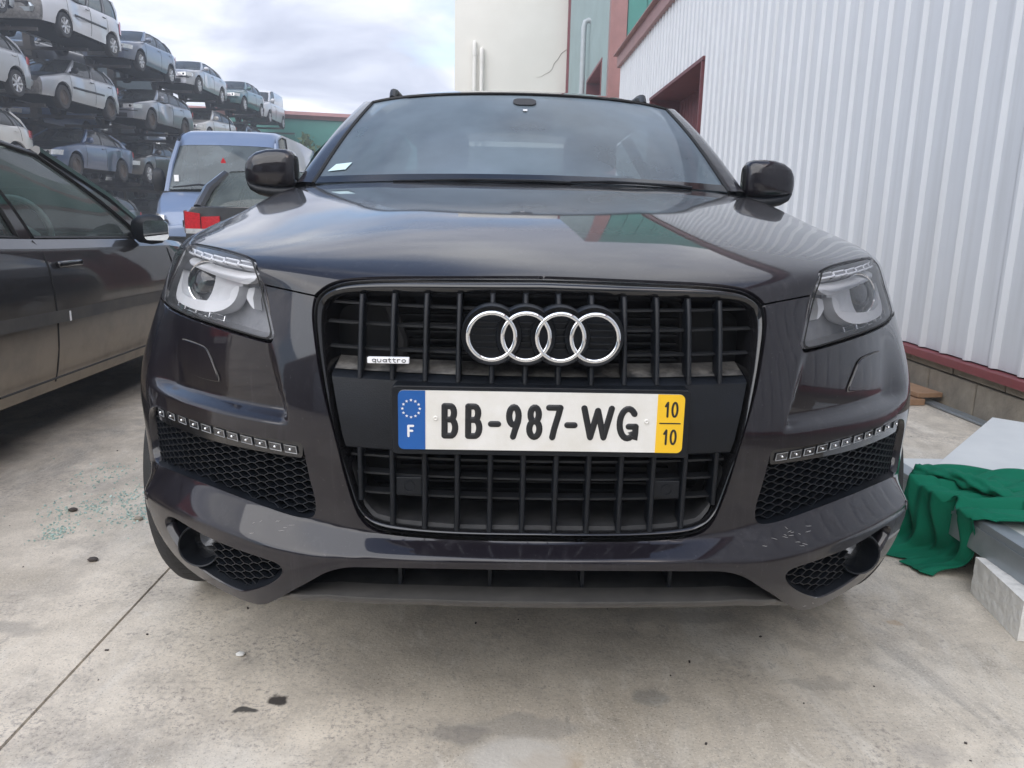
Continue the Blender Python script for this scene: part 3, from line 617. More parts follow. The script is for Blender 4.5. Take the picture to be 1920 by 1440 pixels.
for sg in (1, -1):
    spanel('fender', [ccw(f_out)], .12, .09, MT['suv'], rim=.02, sign=sg)
    # ---------------- headlight
    H = spanel('headlight', [hl_scale(.985)], .14, .12, MT['lens'], rim=.004, sign=sg, off=-.001)
    sobj('lamp_bucket', patch(hl_scale(1.0), -.055, .03, sgn=sg), MT['lamp_in'], H, ang=30)
    # side walls of the bucket
    Lp = resample(hl_scale(.99), .08, True); A0 = SUR(Lp[:, 0], Lp[:, 1]); NN_ = NRM(Lp[:, 0], Lp[:, 1]); k3 = np.array([sg, 1, 1])
    m = MB(); m.grid([list((A0-NN_*.005)*k3), list((A0-NN_*.058)*k3)], closed=True, flip=True); sobj('lamp_wall', m, MT['lamp_in'], H)
    m = MB(); ring = [list((A0+NN_*.0005)*k3)]; c0 = np.array([5.2, 5.05]); L2 = c0+(Lp-c0)*.972; A2 = SUR(L2[:, 0], L2[:, 1])+NRM(L2[:, 0], L2[:, 1])*.0005; ring.append(list(A2*k3)); 
    m.grid(ring, closed=True, flip=sg < 0); sobj('lens_seal', m, MT['seal'], H)
    sobj('brow_reflector', patch(chaikin([(6.45,5.62),(5.6,5.82),(4.9,5.83),(4.10,5.70),(4.16,5.05),(4.652,5.10),(5.441,5.183),(6.45,5.28)], 1, True), -.020, .02, sgn=sg, tilt=.045), MT['silver'], H)
    for i in range(6):
        s0 = 4.12+i*.375; t0 = 5.90-.012*i; q = [(s0, t0-.13), (s0+.33, t0-.10), (s0+.33, t0+.10), (s0, t0+.09)]
        sobj('led_cell', patch(q, -.012, .014, .06, sgn=sg), MT['lamp_in'], H, smooth=False)
        m = MB(); P = [SP(a, b, -.010)*1 for a, b in q]; P = [Vector((p.x*sg, p.y, p.z)) for p in P]; m.tube(P+[P[0]], .0022, 5, cap=False); sobj('led_frame', m, MT['silver'], H)
    # projector and its U-shaped bezel
    pc = SP(5.85, 4.90, -.040); pc = Vector((pc.x*sg, pc.y, pc.z)); dirv = Vector((.30*sg, -.93, .12)).normalized(); Mx = dirv.to_track_quat('Z', 'Y').to_matrix()
    m = MB(); m.lathe([(.050,-.03),(.050,.012),(.048,.016),(.046,.015),(.043,.004)], pc, 'Z', 36, Mx); sobj('projector_ring', m, MT['chrome'], H)
    m = MB(); m.lathe([(.0445,.002),(.039,.012),(.028,.020),(.014,.0245),(.0005,.026)], pc, 'Z', 36, Mx); sobj('projector_lens', m, MT['bulb'], H)
    ub = [(4.60,5.03),(4.83,4.84),(4.80,4.66),(5.09,4.60),(5.7,4.52),(6.35,4.50),(6.66,4.62),(6.72,5.0),(6.80,5.05),(6.86,4.66),(6.78,4.42),(6.5,4.34),(5.54,4.33),(5.02,4.40),(4.72,4.58),(4.62,4.8)]
    sobj('projector_bezel', patch(chaikin(ub, 1, True), -.016, .022, sgn=sg), MT['silver'], H)
    sobj('reflector_bowl', patch(chaikin([(4.78,5.10),(5.6,5.16),(6.62,5.25),(6.84,4.95),(6.84,4.55),(6.6,4.40),(5.5,4.37),(4.95,4.47),(4.74,4.72)], 1, True), -.040, .012, sgn=sg), MT['bowl'], H)
    sobj('turn_reflector', patch([(4.36,5.0),(4.52,4.95),(4.56,4.76),(4.42,4.62),(4.33,4.57),(4.40,4.78)], -.03, .02, .05, sgn=sg), MT['silver'], H)
    for i, (a, b) in enumerate([(5.03,4.31),(5.45,4.315),(5.9,4.32),(6.35,4.325),(6.7,4.34)]):
        q = [(a-.17, b-.045), (a+.19, b-.035), (a+.19, b+.05), (a-.17, b+.04)]
        m = MB(); P = [SP(x, y, -.018) for x, y in q]; P = [Vector((p.x*sg, p.y, p.z)) for p in P]; m.tube(P+[P[0]], .0014, 5, cap=False); sobj('led_step', m, MT['chrome'], H)
    # ---------------- washer cover: proud 1 mm with a dark gap
    wc = [(5.80,3.81),(5.70,3.84),(5.172,3.83),(5.01,3.775),(4.78,3.407),(4.85,3.377),(5.34,3.375),(5.529,3.42),(5.64,3.503)]
    wl = resample(chaikin(wc, 2, True), .05, True); cw_ = wl.mean(0)
    spanel('washer_cover', [ccw(wl)], .1, .1, MT['suv'], sign=sg, off=.0045, rim=.004)
    wg = cw_+(wl-cw_)*1.06; A_ = SUR(wg[:, 0], wg[:, 1])+NRM(wg[:, 0], wg[:, 1])*.0018; Bw = SUR(wl[:, 0], wl[:, 1])+NRM(wl[:, 0], wl[:, 1])*.0018
    m = MB(); m.grid([list(A_*k3), list(Bw*k3)], closed=True, flip=sg < 0); sobj('washer_gap', m, MT['shelf'])
    # ---------------- upper side intake: walls, backing, honeycomb, running light strip
    Li = INT_H; A0 = SUR(Li[:, 0], Li[:, 1]); Ni = NRM(Li[:, 0], Li[:, 1]); back = np.array([0, .075, 0]); ci = A0.mean(0)
    m = MB(); m.grid([list((A0-Ni*.004)*k3), list((A0+back*.55+(ci-A0)*.03)*k3), list((A0+back+(ci-A0)*.05)*k3)], closed=True, flip=sg > 0); sobj('intake_surround', m, MT['plastic'])
    IN = sobj('intake_back', patch(Li, -.075, .01, sgn=sg), MT['plastic_d'])
    sobj('honeycomb_grille', hex_mesh(np.array(Li), .25, .105, .024, .0042, -.016, sg), MT['plastic'], smooth=False)
    strip = [(6.30,2.705),(5.804,2.765),(4.951,2.79),(4.259,2.775),(3.671,2.77),(3.12,2.76),(3.135,2.535),(3.86,2.53),(4.732,2.51),(5.467,2.51),(6.25,2.49)]
    D = sobj('running_light', patch(strip, -.006, .03, .06, sgn=sg), MT['gloss'])
    for i, (a, b) in enumerate(LEDS):
        w = .105 if i else .10; q = [(a-w, b-.055), (a+w*.85, b-.05), (a+w, b+.05), (a-w*.85, b+.045)]
        P = [SP(x, y, -.003) for x, y in q]; P = [Vector((p.x*sg, p.y, p.z)) for p in P]
        m = MB(); m.tube(P+[P[0]], .0009, 6, cap=False); L_ = sobj('led_frame', m, MT['alloy'], D)
        sobj('led_lens', patch(q, -.0035, .003, .05, sgn=sg), MT['bulb'], D)
        p = SP(a, b, -.002); m = MB(); m.lathe([(.0005,-.003),(.0022,-.002),(.003,.001)], (p.x*sg, p.y, p.z), 'Y', 10); sobj('led_chip', m, MT['chrome'], D)
    # ---------------- fog lamp recess
    Lf = FOG_H; A0 = SUR(Lf[:, 0], Lf[:, 1]); Nf = NRM(Lf[:, 0], Lf[:, 1]); cf = A0.mean(0); back = np.array([-.02, .09, .03])
    m = MB(); m.grid([list((A0-Nf*.004)*k3), list((A0+back*.45+(cf-A0)*.02)*k3), list((A0+back+(cf-A0)*.05)*k3)], closed=True, flip=sg > 0)
    nb = len(m.v); last = [nb-len(Lf)+i for i in range(len(Lf))]; m.f.append(tuple(last if sg > 0 else last[::-1])); sobj('fog_recess', m, MT['plastic'])
    sub = np.array(Lf); sub = sub[sub[:, 0] < 5.2]; hexl = np.vstack([sub, [[5.25,-.0],[5.25,1.1]]]); hc = np.array([4.3,.65])
    hexl = np.array([(3.33,1.0),(3.42,.87),(3.6,.72),(3.98,.49),(4.12,.43),(4.5,.46),(4.66,.5),(4.66,1.16),(4.2,1.14),(3.5,1.09)])
    sobj('fog_honeycomb', hex_mesh(hexl, .26, .125, .02, .0045, -.018, sg), MT['plastic'], smooth=False)
    fc = SP(4.93, .885, -.016); fc = Vector((fc.x*sg, fc.y, fc.z)); fd = Vector((.05*sg, -.98, .10)).normalized(); Mf = fd.to_track_quat('Z', 'Y').to_matrix()
    m = MB(); m.lathe([(.046,-.06),(.047,.0),(.046,.007),(.0445,.010),(.042,.008),(.039,-.010),(.033,-.050)], fc, 'Z', 36, Mf); FB = sobj('fog_bezel', m, MT['plastic'])
    m = MB(); m.lathe([(.0005,-.036),(.015,-.038),(.028,-.044),(.034,-.050)], fc, 'Z', 30, Mf); sobj('fog_lens', m, MT['lens'], FB)
    m = MB(); m.lathe([(.004,-.066),(.018,-.060),(.032,-.050)], fc, 'Z', 30, Mf); sobj('fog_reflector', m, MT['alloy_d'], FB)
    # ---------------- parking sensor
    p = SP(6.25, 1.28, .0); n_ = Vector(NRM(6.25, 1.28)[0]); m = MB(); m.lathe([(.0115,-.002),(.0115,.0006),(.0095,.0012),(.009,.0002),(.0005,.0008)], (0,0,0), 'Z', 20, n_.to_track_quat('Z','Y').to_matrix())
    m.v = [((a+p.x)*sg, b+p.y, c+p.z) for a, b, c in m.v]; sobj('parking_sensor', m, MT['suv'])
    # ---------------- wheel, arch liner
    wc_ = (sg*.846, .895, .392)
    prof = [(.262,-.135),(.30,-.142),(.345,-.143),(.375,-.138),(.388,-.122),(.392,-.10),(.392,-.062),(.384,-.060),(.384,-.050),(.392,-.048),(.392,-.006),(.384,-.004),(.384,.004),(.392,.006),(.392,.048),(.384,.05),(.384,.06),(.392,.062),(.392,.10),(.388,.122),(.375,.138),(.345,.143),(.30,.142),(.262,.135)]
    m = MB(); m.lathe(prof, wc_, 'X', 72); Wh = sobj('wheel', m, MT['tyre'])
    for i in range(60):
        a = 2*math.pi*i/60
        for x0 in (-.115, .115):
            mm = None
    m = MB()
    for i in range(72):
        a = 2*math.pi*i/72
        for x0 in (-.083, .083):
            c = Vector((wc_[0]+x0, wc_[1]+.3905*math.cos(a), wc_[2]+.3905*math.sin(a))); m.box(c, (.03,.004,.004), Matrix.Rotation(a, 3, 'X'))
    sobj('tread_grooves', m, MT['seal'], Wh, smooth=False)['kind'] = 'stuff'
    m = MB(); m.lathe([(.262,.118*sg),(.255,.125*sg),(.245,.11*sg),(.24,-.1*sg)], wc_, 'X', 48)
    for i in range(10):
        a = 2*math.pi*i/10; c, s_ = math.cos(a), math.sin(a); m.tube([(wc_[0]+sg*.085, wc_[1]+c*.05, wc_[2]+s_*.05), (wc_[0]+sg*.10, wc_[1]+c*.15, wc_[2]+s_*.15), (wc_[0]+sg*.115, wc_[1]+c*.248, wc_[2]+s_*.248)], [.03,.02,.024], 8)
    m.lathe([(.0005,.10*sg),(.05,.10*sg),(.065,.08*sg),(.07,.04*sg)], wc_, 'X', 24); sobj('rim', m, MT['alloy'], Wh)
    m = MB(); rows = []
    for x in (.56, .93):
        rows.append([(sg*x, 1.0+.46*math.cos(R(a)), .41+.45*math.sin(R(a))) for a in range(0, 186, 8)])
    m.grid(rows); m.add([rows[0][i] for i in range(len(rows[0]))]+[(sg*.56,.93,.2)], [tuple(range(len(rows[0])))]); sobj('arch_liner', m, MT['plastic_d'])

# ---------------- single frame surround
def half_loops():
    o = cat(ck([(0,5.84),(.6,5.82),(1.314,5.755),(2.029,5.655),(2.50,5.51),(2.70,5.34),(2.83,5.15),(2.925,4.95),(2.95,4.72)], .05), ck([(2.95,4.72),(2.95,4.521),(2.905,4.203),(2.83,3.777),(2.74,3.424),(2.576,2.916),(2.44,2.262),(2.32,1.885),(2.235,1.755),(2.11,1.655),(1.90,1.605),(1.266,1.59),(0,1.598)], .05))
    i = ck(FR_IN, .05); return resample(o, .05), resample(i, .05)
fo, fi = half_loops(); nF = 150
def rs(P, n):
    d = np.r_[0, np.cumsum(np.linalg.norm(np.diff(P, axis=0), axis=1))]; u = np.linspace(0, d[-1], n); return np.stack([np.interp(u, d, P[:, k]) for k in (0, 1)], 1)
fo, fi = rs(fo, nF), rs(fi, nF)
fullp = lambda A, k: np.vstack([A*k, (A*k)[-2:0:-1]*[-1, 1, 1]])
prof = [(-.02,-.03),(0,-.004),(.07,.003),(.16,.0045),(.24,.001),(.30,-.006),(.34,-.004),(.45,.006),(.62,.0085),(.80,.006),(.93,-.002),(1.0,-.018),(1.03,-.06)]
rows = []
for k_, h_ in prof:
    st = fo+(fi-fo)*k_; A = base(st[:, 0], st[:, 1])+bnormal(base, st[:, 0], st[:, 1])*h_; rows.append(list(np.vstack([A, A[-2:0:-1]*[-1, 1, 1]])))
m = MB(); m.grid(rows, closed=True, flip=True); frame = sobj('grille_frame', m, MT['gloss'], ang=60)
# ---------------- grille insert
_ti = FR_IN[:9]; _bi = FR_IN[9:]
t_top = lambda s: np.interp(abs(s), [p[0] for p in FR_IN[:8]], [p[1] for p in FR_IN[:8]])
t_bot = lambda s: np.interp(abs(s), [p[0] for p in FR_IN[::-1][:8]], [p[1] for p in FR_IN[::-1][:8]])
s_side = lambda t: np.interp(t, [p[1] for p in FR_IN[::-1]][3:14], [p[0] for p in FR_IN[::-1]][3:14])
def GP(x, t, d): 
    p = base(x/.1465, t)[0]; return Vector((x, p[1]+d, p[2]))
grille = sobj('grille_back', MB().box((0,.22,.70),(.98,.02,.50)), MT['plastic_d'], smooth=False)
m = MB()
for i in range(29): m.box((0, .17, .46+i*.0165), (.56, .02, .004))
sobj('radiator', m, MT['plastic_d'], smooth=False)
m = MB(); m.tube([(-.33,.13,.505),(.33,.13,.505)], .022, 12); m.box((0,.15,.49),(.66,.03,.03)); sobj('cooler_pipe', m, MT['galv'])
for hp in ([(-.30,.15,.93),(-.285,.14,.90),(-.27,.14,.86),(-.272,.15,.82)], [(.29,.15,.93),(.30,.15,.80)]): sobj('hose', MB().tube(hp, .012, 8), MT['inter'])
XB = [.0305+.0615*i for i in range(6)]
bsec = [(-1,-3.2),(-1,.35),(-.75,.85),(-.3,1.05),(.3,1.05),(.75,.85),(1,.35),(1,-3.2)]
def vbar(x, t0, t1, d=-.006):
    ts = np.linspace(t0, t1, 9); rows = []
    for t in ts:
        c = GP(x, t, d); rows.append([(c.x+a*.0052, c.y-b*.009+.009, c.z) for a, b in bsec])
    m = MB(); m.grid(rows, closed=True, flip=False); m.f += [tuple(range(8))[::-1], tuple(range(len(m.v)-8, len(m.v)))]; return m
for x in XB:
    for sg in (1, -1):
        s_ = x/.1465
        tt = float(t_top(s_))-.03; inner = x < .135
        if not inner: sobj('grille_bar', vbar(sg*x, 3.70, tt), MT['plastic'], ang=50)
        else:
            sobj('grille_bar', vbar(sg*x, 5.02, tt), MT['plastic'], ang=50); sobj('grille_bar', vbar(sg*x, 3.70, 4.06), MT['plastic'], ang=50)
        sobj('grille_bar', vbar(sg*x, float(t_bot(s_))-.02, 2.80), MT['plastic'], ang=50)
def slat(t, x1, tilt=.012, x0=None, d=.010, dep=.036):
    m = MB(); xs = np.linspace(-x1 if x0 is None else x0, x1, 31); rows = []
    for x in xs:
        c = GP(x, t, d); rows.append([(x, c.y, c.z-.002), (x, c.y, c.z+.002), (x, c.y+dep, c.z+.002+tilt), (x, c.y+dep, c.z-.002+tilt)])
    m.grid(rows, closed=True, flip=True); return m
for t in (4.08, 4.475, 4.87): sobj('grille_slat', slat(t, float(s_side(t))*.1465-.004, .001, dep=.013, d=.016), MT['plastic_d'], ang=50)
for t in (2.13, 2.41, 2.665): sobj('grille_slat', slat(t, float(s_side(t))*.1465-.004, .002, dep=.022), MT['plastic_d'], ang=50)
# lower shelf of the insert
m = MB(); rows = []
for x in np.linspace(-.355, .355, 61):
    tb = float(t_bot(x/.1465)); c = GP(x, tb, 0); rows.append([(x, c.y+.004, c.z-.004), (x, c.y+.008, c.z+.006), (x, c.y+.10, c.z+.020)])
m.grid(rows, flip=True); sobj('grille_floor', m, MT['dusty'])
# plinth with plate
PT, PB_ = 3.72, 2.78
m = MB(); rows = []
for x in np.linspace(-1, 1, 61):
    r = []
    for t, d in ((PT+.17, .070), (PT+.03, .012), (PT, .002), (PT-.03, -.004), (PT-.12, -.0045), (3.3, -.006), (2.95, -.006), (PB_+.02, -.004), (PB_, .0), (PB_-.01, .06)):
        hw = float(s_side(min(max(t, PB_), PT)))*.1465-.003; c = GP(x*hw, t, d); r.append((c.x, c.y, c.z))
    rows.append(r)
m.grid(rows, flip=False); plinth = sobj('plate_plinth', m, MT['plastic'], ang=40, mi=None)
m = MB(); rows = []
for x in np.linspace(-1, 1, 61):
    hw = float(s_side(PT))*.1465-.006; r = []
    for t, d in ((PT+.16, .066), (PT+.10, .040), (PT+.045, .014)):
        c = GP(x*hw, t, d); r.append((c.x, c.y, c.z+.0018))
    rows.append(r)
m.grid(rows); sobj('dirt_shelf', m, MT['shelf'])
# rings
RC = Vector((0, -.004, .890)); 
em = sobj('emblem_carrier', MB(), MT['plastic'])
me_ = MB()
for i, x in enumerate((-.093,-.031,.031,.093)):
    me_.lathe([(.0005,.020+.0008*i),(.040,.020+.0008*i),(.0435,.016+.0008*i),(.0535,.010+.0008*i),(.0555,.014+.0008*i),(.0555,.05)], (RC.x+x, RC.y, RC.z), 'Y', 48)
em_o = sobj('emblem_backing', me_, MT['plastic']); bpy.data.objects.remove(em)
for i, x in enumerate((-.093,-.031,.031,.093)):
    n = 72; rows = []
    for k_ in range(n):
        a = 2*math.pi*k_/n; rad = Vector((math.cos(a), 0, math.sin(a)))
        row = []
        for j in range(10):
            b = 2*math.pi*j/10; row.append(RC+Vector((x, 0, 0))+rad*(.0425+.0042*math.cos(b))+Vector((0, -.0034*math.sin(b)+.0004*(i % 2), 0)))
        rows.append(row)
    rows.append(rows[0]); m = MB(); m.grid(rows, closed=True, flip=True); sobj('emblem_ring', m, MT['chrome'], em_o, ang=80)
for i, x in enumerate((-.093,-.031,.031,.093)):
    m = MB()
    for dz in (-.024,-.0125,0,.0125,.024):
        hw = math.sqrt(.036**2-dz*dz); x0, x1 = x-hw, x+hw
        if i > 0: x0 = max(x0, x-.031+.018)
        if i < 3: x1 = min(x1, x+.031-.018)
        m.box(((x0+x1)/2, RC.y+.017, RC.z+dz), (x1-x0, .008, .0022))
    sobj('emblem_slats', m, MT['plastic'], em_o, smooth=False)
# stroke lettering
def strokes(m, polys, org, ux, uy, nz, hw, th, cap=True):
    for P in polys:
        P = np.array(P, float)
        d = np.r_[0, np.cumsum(np.linalg.norm(np.diff(P, axis=0), axis=1))]
        pts = [org+ux*p[0]+uy*p[1] for p in P]
        K = len(pts); secs = []
        t0 = (pts[0]-pts[1]).normalized(); t1 = (pts[-1]-pts[-2]).normalized(); closed = (pts[0]-pts[-1]).length < 1e-6
        def sec(p, t, w):
            y = nz.cross(t).normalized(); return [p+y*w*a+nz*th*b for a, b in ((-1,0),(-.9,.8),(0,1),(.9,.8),(1,0),(0,-.6))]
        if not closed:
            for a in (80, 55, 25): secs.append(sec(pts[0]+t0*hw*math.sin(R(a)), -t0, hw*math.cos(R(a))))
        for i in range(K):
            if closed: t = (pts[(i+1) % K if i < K-1 else 1]-pts[i-1 if i > 0 else K-2]).normalized(); t_in = (pts[i]-pts[i-1 if i > 0 else K-2]).normalized()
            else: t = (pts[min(i+1, K-1)]-pts[max(i-1, 0)]).normalized(); t_in = (pts[i]-pts[i-1]).normalized() if i > 0 else t
            cs = max(.45, abs(t.dot(t_in))); secs.append(sec(pts[i], t, hw/cs))
        if not closed:
            for a in (25, 55, 80): secs.append(sec(pts[-1]+t1*hw*math.sin(R(a)), t1, hw*math.cos(R(a))))
        m.grid(secs, closed=True)
def arc(cx, cy, rx, ry, a0, a1, n=14): return [(cx+rx*math.cos(R(a0+(a1-a0)*i/n)), cy+ry*math.sin(R(a0+(a1-a0)*i/n))) for i in range(n+1)]
GL = {
 'B': [[(0,.02),(0,.98)], [(0,1),(.40,1)]+arc(.46,.775,.30,.225,80,-80,8)+[(.40,.55),(0,.55)], [(.40,.55)]+arc(.50,.275,.36,.275,78,-80,9)+[(.42,0),(0,0)]],
 '9': [arc(.5,.70,.42,.30,0,360,20), [(.92,.70),(.86,.50),(.62,.22),(.46,.0)]],
 '8': [arc(.5,.76,.38,.24,0,360,18), arc(.5,.27,.46,.27,0,360,20)],
 '7': [[(0,1),(.5,1),(.97,1)], [(.97,1),(.8,.72),(.5,.30),(.34,0)]],
 '-': [[(0,.42),(1,.42)]],
 'W': [[(0,1),(.25,.02)], [(.25,.02),(.5,.92)], [(.5,.92),(.74,.02)], [(.74,.02),(1,1)]],
 'G': [arc(.52,.5,.50,.50,42,300,18)+[(.84,.06),(1,.22),(1,.40)], [(1,.40),(.58,.40)]],
 'F': [[(0,0),(0,1)], [(0,1),(1,1)], [(0,.52),(.8,.52)]],
 '1': [[(.15,.74),(.6,1)], [(.6,1),(.6,0)]],
 '0': [arc(.5,.5,.46,.5,0,360,22)],
 'q': [arc(.45,.5,.42,.45,0,360,14), [(.87,.9),(.87,-.35)]], 'u': [[(0,.95),(0,.35)]+arc(.42,.4,.42,.4,180,360,8)+[(.84,.95)]], 'a': [arc(.45,.45,.42,.42,0,360,14), [(.9,.9),(.9,0)]],
 't': [[(.3,1.25),(.3,.2),(.5,0),(.8,0)], [(0,.85),(.8,.85)]], 'r': [[(0,0),(0,.9)], [(0,.6),(.3,.9),(.8,.9)]], 'o': [arc(.45,.45,.45,.45,0,360,14)]}
PLZ = .7364; PY = -.017; NZ = Vector((0,-1,0)); UX = Vector((1,0,0)); UY = Vector((0,0,1))
def rrect(x0, x1, z0, z1, r, corners=(1,1,1,1), n=5):
    P = []
    for (cx, cz, a0, on) in ((x1-r, z0+r, -90, corners[0]), (x1-r, z1-r, 0, corners[1]), (x0+r, z1-r, 90, corners[2]), (x0+r, z0+r, 180, corners[3])):
        if on: P += [(cx+r*math.cos(R(a0+90*i/n)), cz+r*math.sin(R(a0+90*i/n))) for i in range(n+1)]
        else: P.append((cx+(r if a0 in (-90, 0) else -r), cz+(r if a0 in (0, 90) else -r)))
    return P
def plate_piece(name, poly, y0, y1, mat, parent, bevel=0):
    m = MB(); m.prism(poly, y0, y1, lambda a, b, d: (a, d, PLZ+b)); return sobj(name, m, mat, parent, smooth=False, bevel=bevel)
holder = plate_piece('plate_holder', rrect(-.272,.272,-.066,.063,.008), -.0125, .03, MT['plastic'], plinth, .002)
pl = plate_piece('licence_plate', rrect(-.26,.26,-.055,.055,.010), -.0160, -.0127, MT['plate_w'], None)
plate_piece('country_band', rrect(-.26,-.211,-.055,.055,.010,(0,0,1,1)), -.0168, -.0150, MT['plate_b'], pl)
plate_piece('date_band', rrect(.2105,.26,-.055,.055,.010,(1,1,0,0)), -.0168, -.0150, MT['plate_y'], pl)
m = MB(); Hc = .0555; z0 = -.0285
for g, x0, x1 in (('B',-.176,-.1535),('B',-.133,-.1095),('-',-.0915,-.079),('9',-.0605,-.040),('8',-.0225,-.0025),('7',.0135,.0345),('-',.0475,.0605),('W',.0775,.1275),('G',.1425,.1725)):
    strokes(m, [[(x0+a*(x1-x0), z0+b*Hc) for a, b in P] for P in GL[g]], Vector((0, -.0160, PLZ)), UX, UY, NZ, .0058, .0012)
sobj('plate_characters', m, MT['plate_k'], pl, ang=60)
m = MB()
for g, cx, cz, w, h, hw in (('1',.2285,.027,.0085,.026,.0020),('0',.2425,.027,.0100,.026,.0020),('1',.2285,-.025,.0085,.026,.0020),('0',.2425,-.025,.0100,.026,.0020)):
    strokes(m, [[(cx+(a-.5)*w, cz+(b-.5)*h) for a, b in P] for P in GL[g]], Vector((0, -.0168, PLZ)), UX, UY, NZ, hw, .0006)
strokes(m, [[(.2165,.001),(.2535,.001)]], Vector((0, -.0168, PLZ)), UX, UY, NZ, .0012, .0006)
sobj('date_characters', m, MT['plate_k'], pl, ang=60)
m = MB(); strokes(m, [[(-.2415+a*.0085, -.030+b*.019) for a, b in P] for P in GL['F']], Vector((0, -.0168, PLZ)), UX, UY, NZ, .0021, .0006); sobj('country_letter', m, MT['white'], pl, ang=60)
for i in range(12):
    a = 2*math.pi*i/12; cx, cz = -.2365+.0158*math.cos(a), .0215+.0158*math.sin(a)
    P = [(cx+(.0030 if j % 2 == 0 else .0012)*math.sin(math.pi*j/5), cz+(.0030 if j % 2 == 0 else .0012)*math.cos(math.pi*j/5)) for j in range(10)][::-1]
    plate_piece('star', P, -.0175, -.0160, MT['white'], pl)
for x in (-.1925, .192):
    m = MB(); m.lathe([(.0045,-.0162),(.0042,-.0178),(.0028,-.0185),(.0018,-.0175),(.0005,-.0172)], (x, 0, PLZ+.004), 'Y', 16); sobj('rivet', m, MT['plate_w'], pl)
# badge
m = MB(); m.prism(rrect(-.319,-.243,-.0055,.0055,.0015), -.004, .008, lambda a, b, d: (a, d+.018, .8395+b)); bd = sobj('badge', m, MT['silver'], smooth=False, bevel=.0012)
m = MB(); x = -.310
for ch in 'quattro':
    w = {'t': .0062, 'r': .0060}.get(ch, .0075); strokes(m, [[(x+a*w, -.0026+b*.0056) for a, b in P] for P in GL[ch]], Vector((0, .0135, .8395)), UX, UY, NZ, .0006, .0004); x += w+.0022
sobj('badge_lettering', m, MT['plate_k'], bd, ang=60)
# lower sensor blocks in the lower grille
for sg in (1, -1):
    m = MB(); c = GP(sg*.245, 2.27, .004); m.box((c.x, c.y+.02, c.z), (.050,.04,.036)); sb_ = sobj('sensor_block', m, MT['plastic'], smooth=False, bevel=.002)
    m = MB(); m.lathe([(.0105,-.001),(.0105,-.0022),(.009,-.0022),(.009,-.001)], (c.x, c.y, c.z), 'Y', 24); sobj('sensor_ring', m, MT['plastic'], sb_)
# ---------------- lower intake: floor, ribs, lip spoiler
ltop = lambda a: np.interp(a, [0,1.4,2.65,3.2,3.5,3.72], [.80,.775,.69,.56,.36,.20])
lbot = lambda a: np.interp(a, [0,1.4,2.65,3.2,3.5,3.72], [.65,.635,.53,.39,.22,.10])
m = MB(); m2 = MB(); rows = []; rows2 = []
for s_ in np.linspace(-3.72, 3.72, 121):
    a = abs(s_); p = base(s_, ltop(a))[0]; q = base(s_, lbot(a))[0]; n_ = bnormal(base, np.array([s_]), np.array([.9]))[0]; n_[2] = 0; n_ /= np.linalg.norm(n_)
    f = .040*(1-float(sm((a-3.0)/.72))*.6); A = p+n_*f; B = q+n_*(f-.004)
    rows.append([A-n_*.05+[0,0,.004], A-n_*.006+[0,0,.0012], A, A-[0,0,.003]-n_*-.0005, B+[0,0,.003]-n_*.001, B-n_*.004, B-n_*.06+[0,0,.006]])
    C_ = A-n_*.045+[0,0,.0035]; rows2.append([C_, C_+np.array([0,.16,.012]), C_+np.array([0,.20,.10])])
m.grid(rows, flip=True); sobj('lip_spoiler', m, MT['lip'], ang=50)
m2.grid(rows2, flip=True); sobj('lower_intake_floor', m2, MT['dusty'], ang=50)
for x in (-.265,-.09,.09,.265):
    p = base(x/.1465, .75)[0]; m = MB(); m.box((x, p[1]+.055, p[2]+.035), (.007,.09,.10)); sobj('intake_rib', m, MT['plastic'], smooth=False)
m = MB(); m.box((0,.20,.44),(1.0,.02,.2)); sobj('lower_intake_back', m, MT['plastic_d'], smooth=False)
m = MB(); m.box((0,2.7,.55),(1.1,4.2,.5)); m.box((0,2.9,.62),(1.8,1.9,.55)); m.box((0,.75,.62),(1.05,.9,.5)); sobj('underbody', m, MT['plastic_d'], smooth=False)
# dried scrapes below the side intakes
m = MB()
for sg, c0, n0 in ((1, (3.45,1.50), 14), (-1, (3.5,1.56), 7), (1, (4.0,.36), 4)):
    for _ in range(n0):
        a = random.gauss(c0[0], .22); b = random.gauss(c0[1], .06); da = random.uniform(.02,.10); db = random.uniform(-.03,.01)
        m.tube([(lambda p: (p.x*sg, p.y, p.z))(SP(a+da*k_, b+db*k_+random.uniform(-.004,.004), .0002)) for k_ in (0,.35,.7,1)], [.0002,.0005,.0006,.0002], 4)
sobj('scrape_marks', m, pmat('bare_scrape', (.30,.29,.28), .8))['kind'] = 'stuff'
# ---------------- cabin
def WS(a, b, off=0):
    zb, zt = 1.205, 1.592
    x = a*lerp(.765, .635, b); y = lerp(1.385, 2.015, b)+(.165*a*a*lerp(1, .75, b)); z = lerp(zb+.012, zt+.005, b)-.014*a*a*lerp(1, 1.0, b)-.016*b*a**6
    z += .018*math.sin(math.pi*b); return Vector((x, y, z))
m = MB(); m.grid([[WS(-1+i/15, j/12) for i in range(31)] for j in range(13)]); wsg = sobj('windscreen', m, MT['ws'], ang=80)
def strip3(name, pa, pb, mat, h=.004, parent=None):
    m = MB(); m.grid([pa, pb]); return sobj(name, m, mat, parent)
m = MB()
bord = [WS(-1, j/12) for j in range(13)]+[WS(-1+i/15, 1) for i in range(1, 31)]+[WS(1, 1-j/12) for j in range(1, 13)]
m.tube([p+Vector((0,-.002,.002)) for p in bord], .008, 6); sobj('windscreen_trim', m, MT['seal'], wsg)
m = MB(); m.grid([[WS(-.99+1.98*i/30, .0)+Vector((0,-.003,.004)) for i in range(31)], [WS(-.985+1.97*i/30, .055)+Vector((0,-.004,.005)) for i in range(31)]]); sobj('frit_band', m, MT['gloss'], wsg)
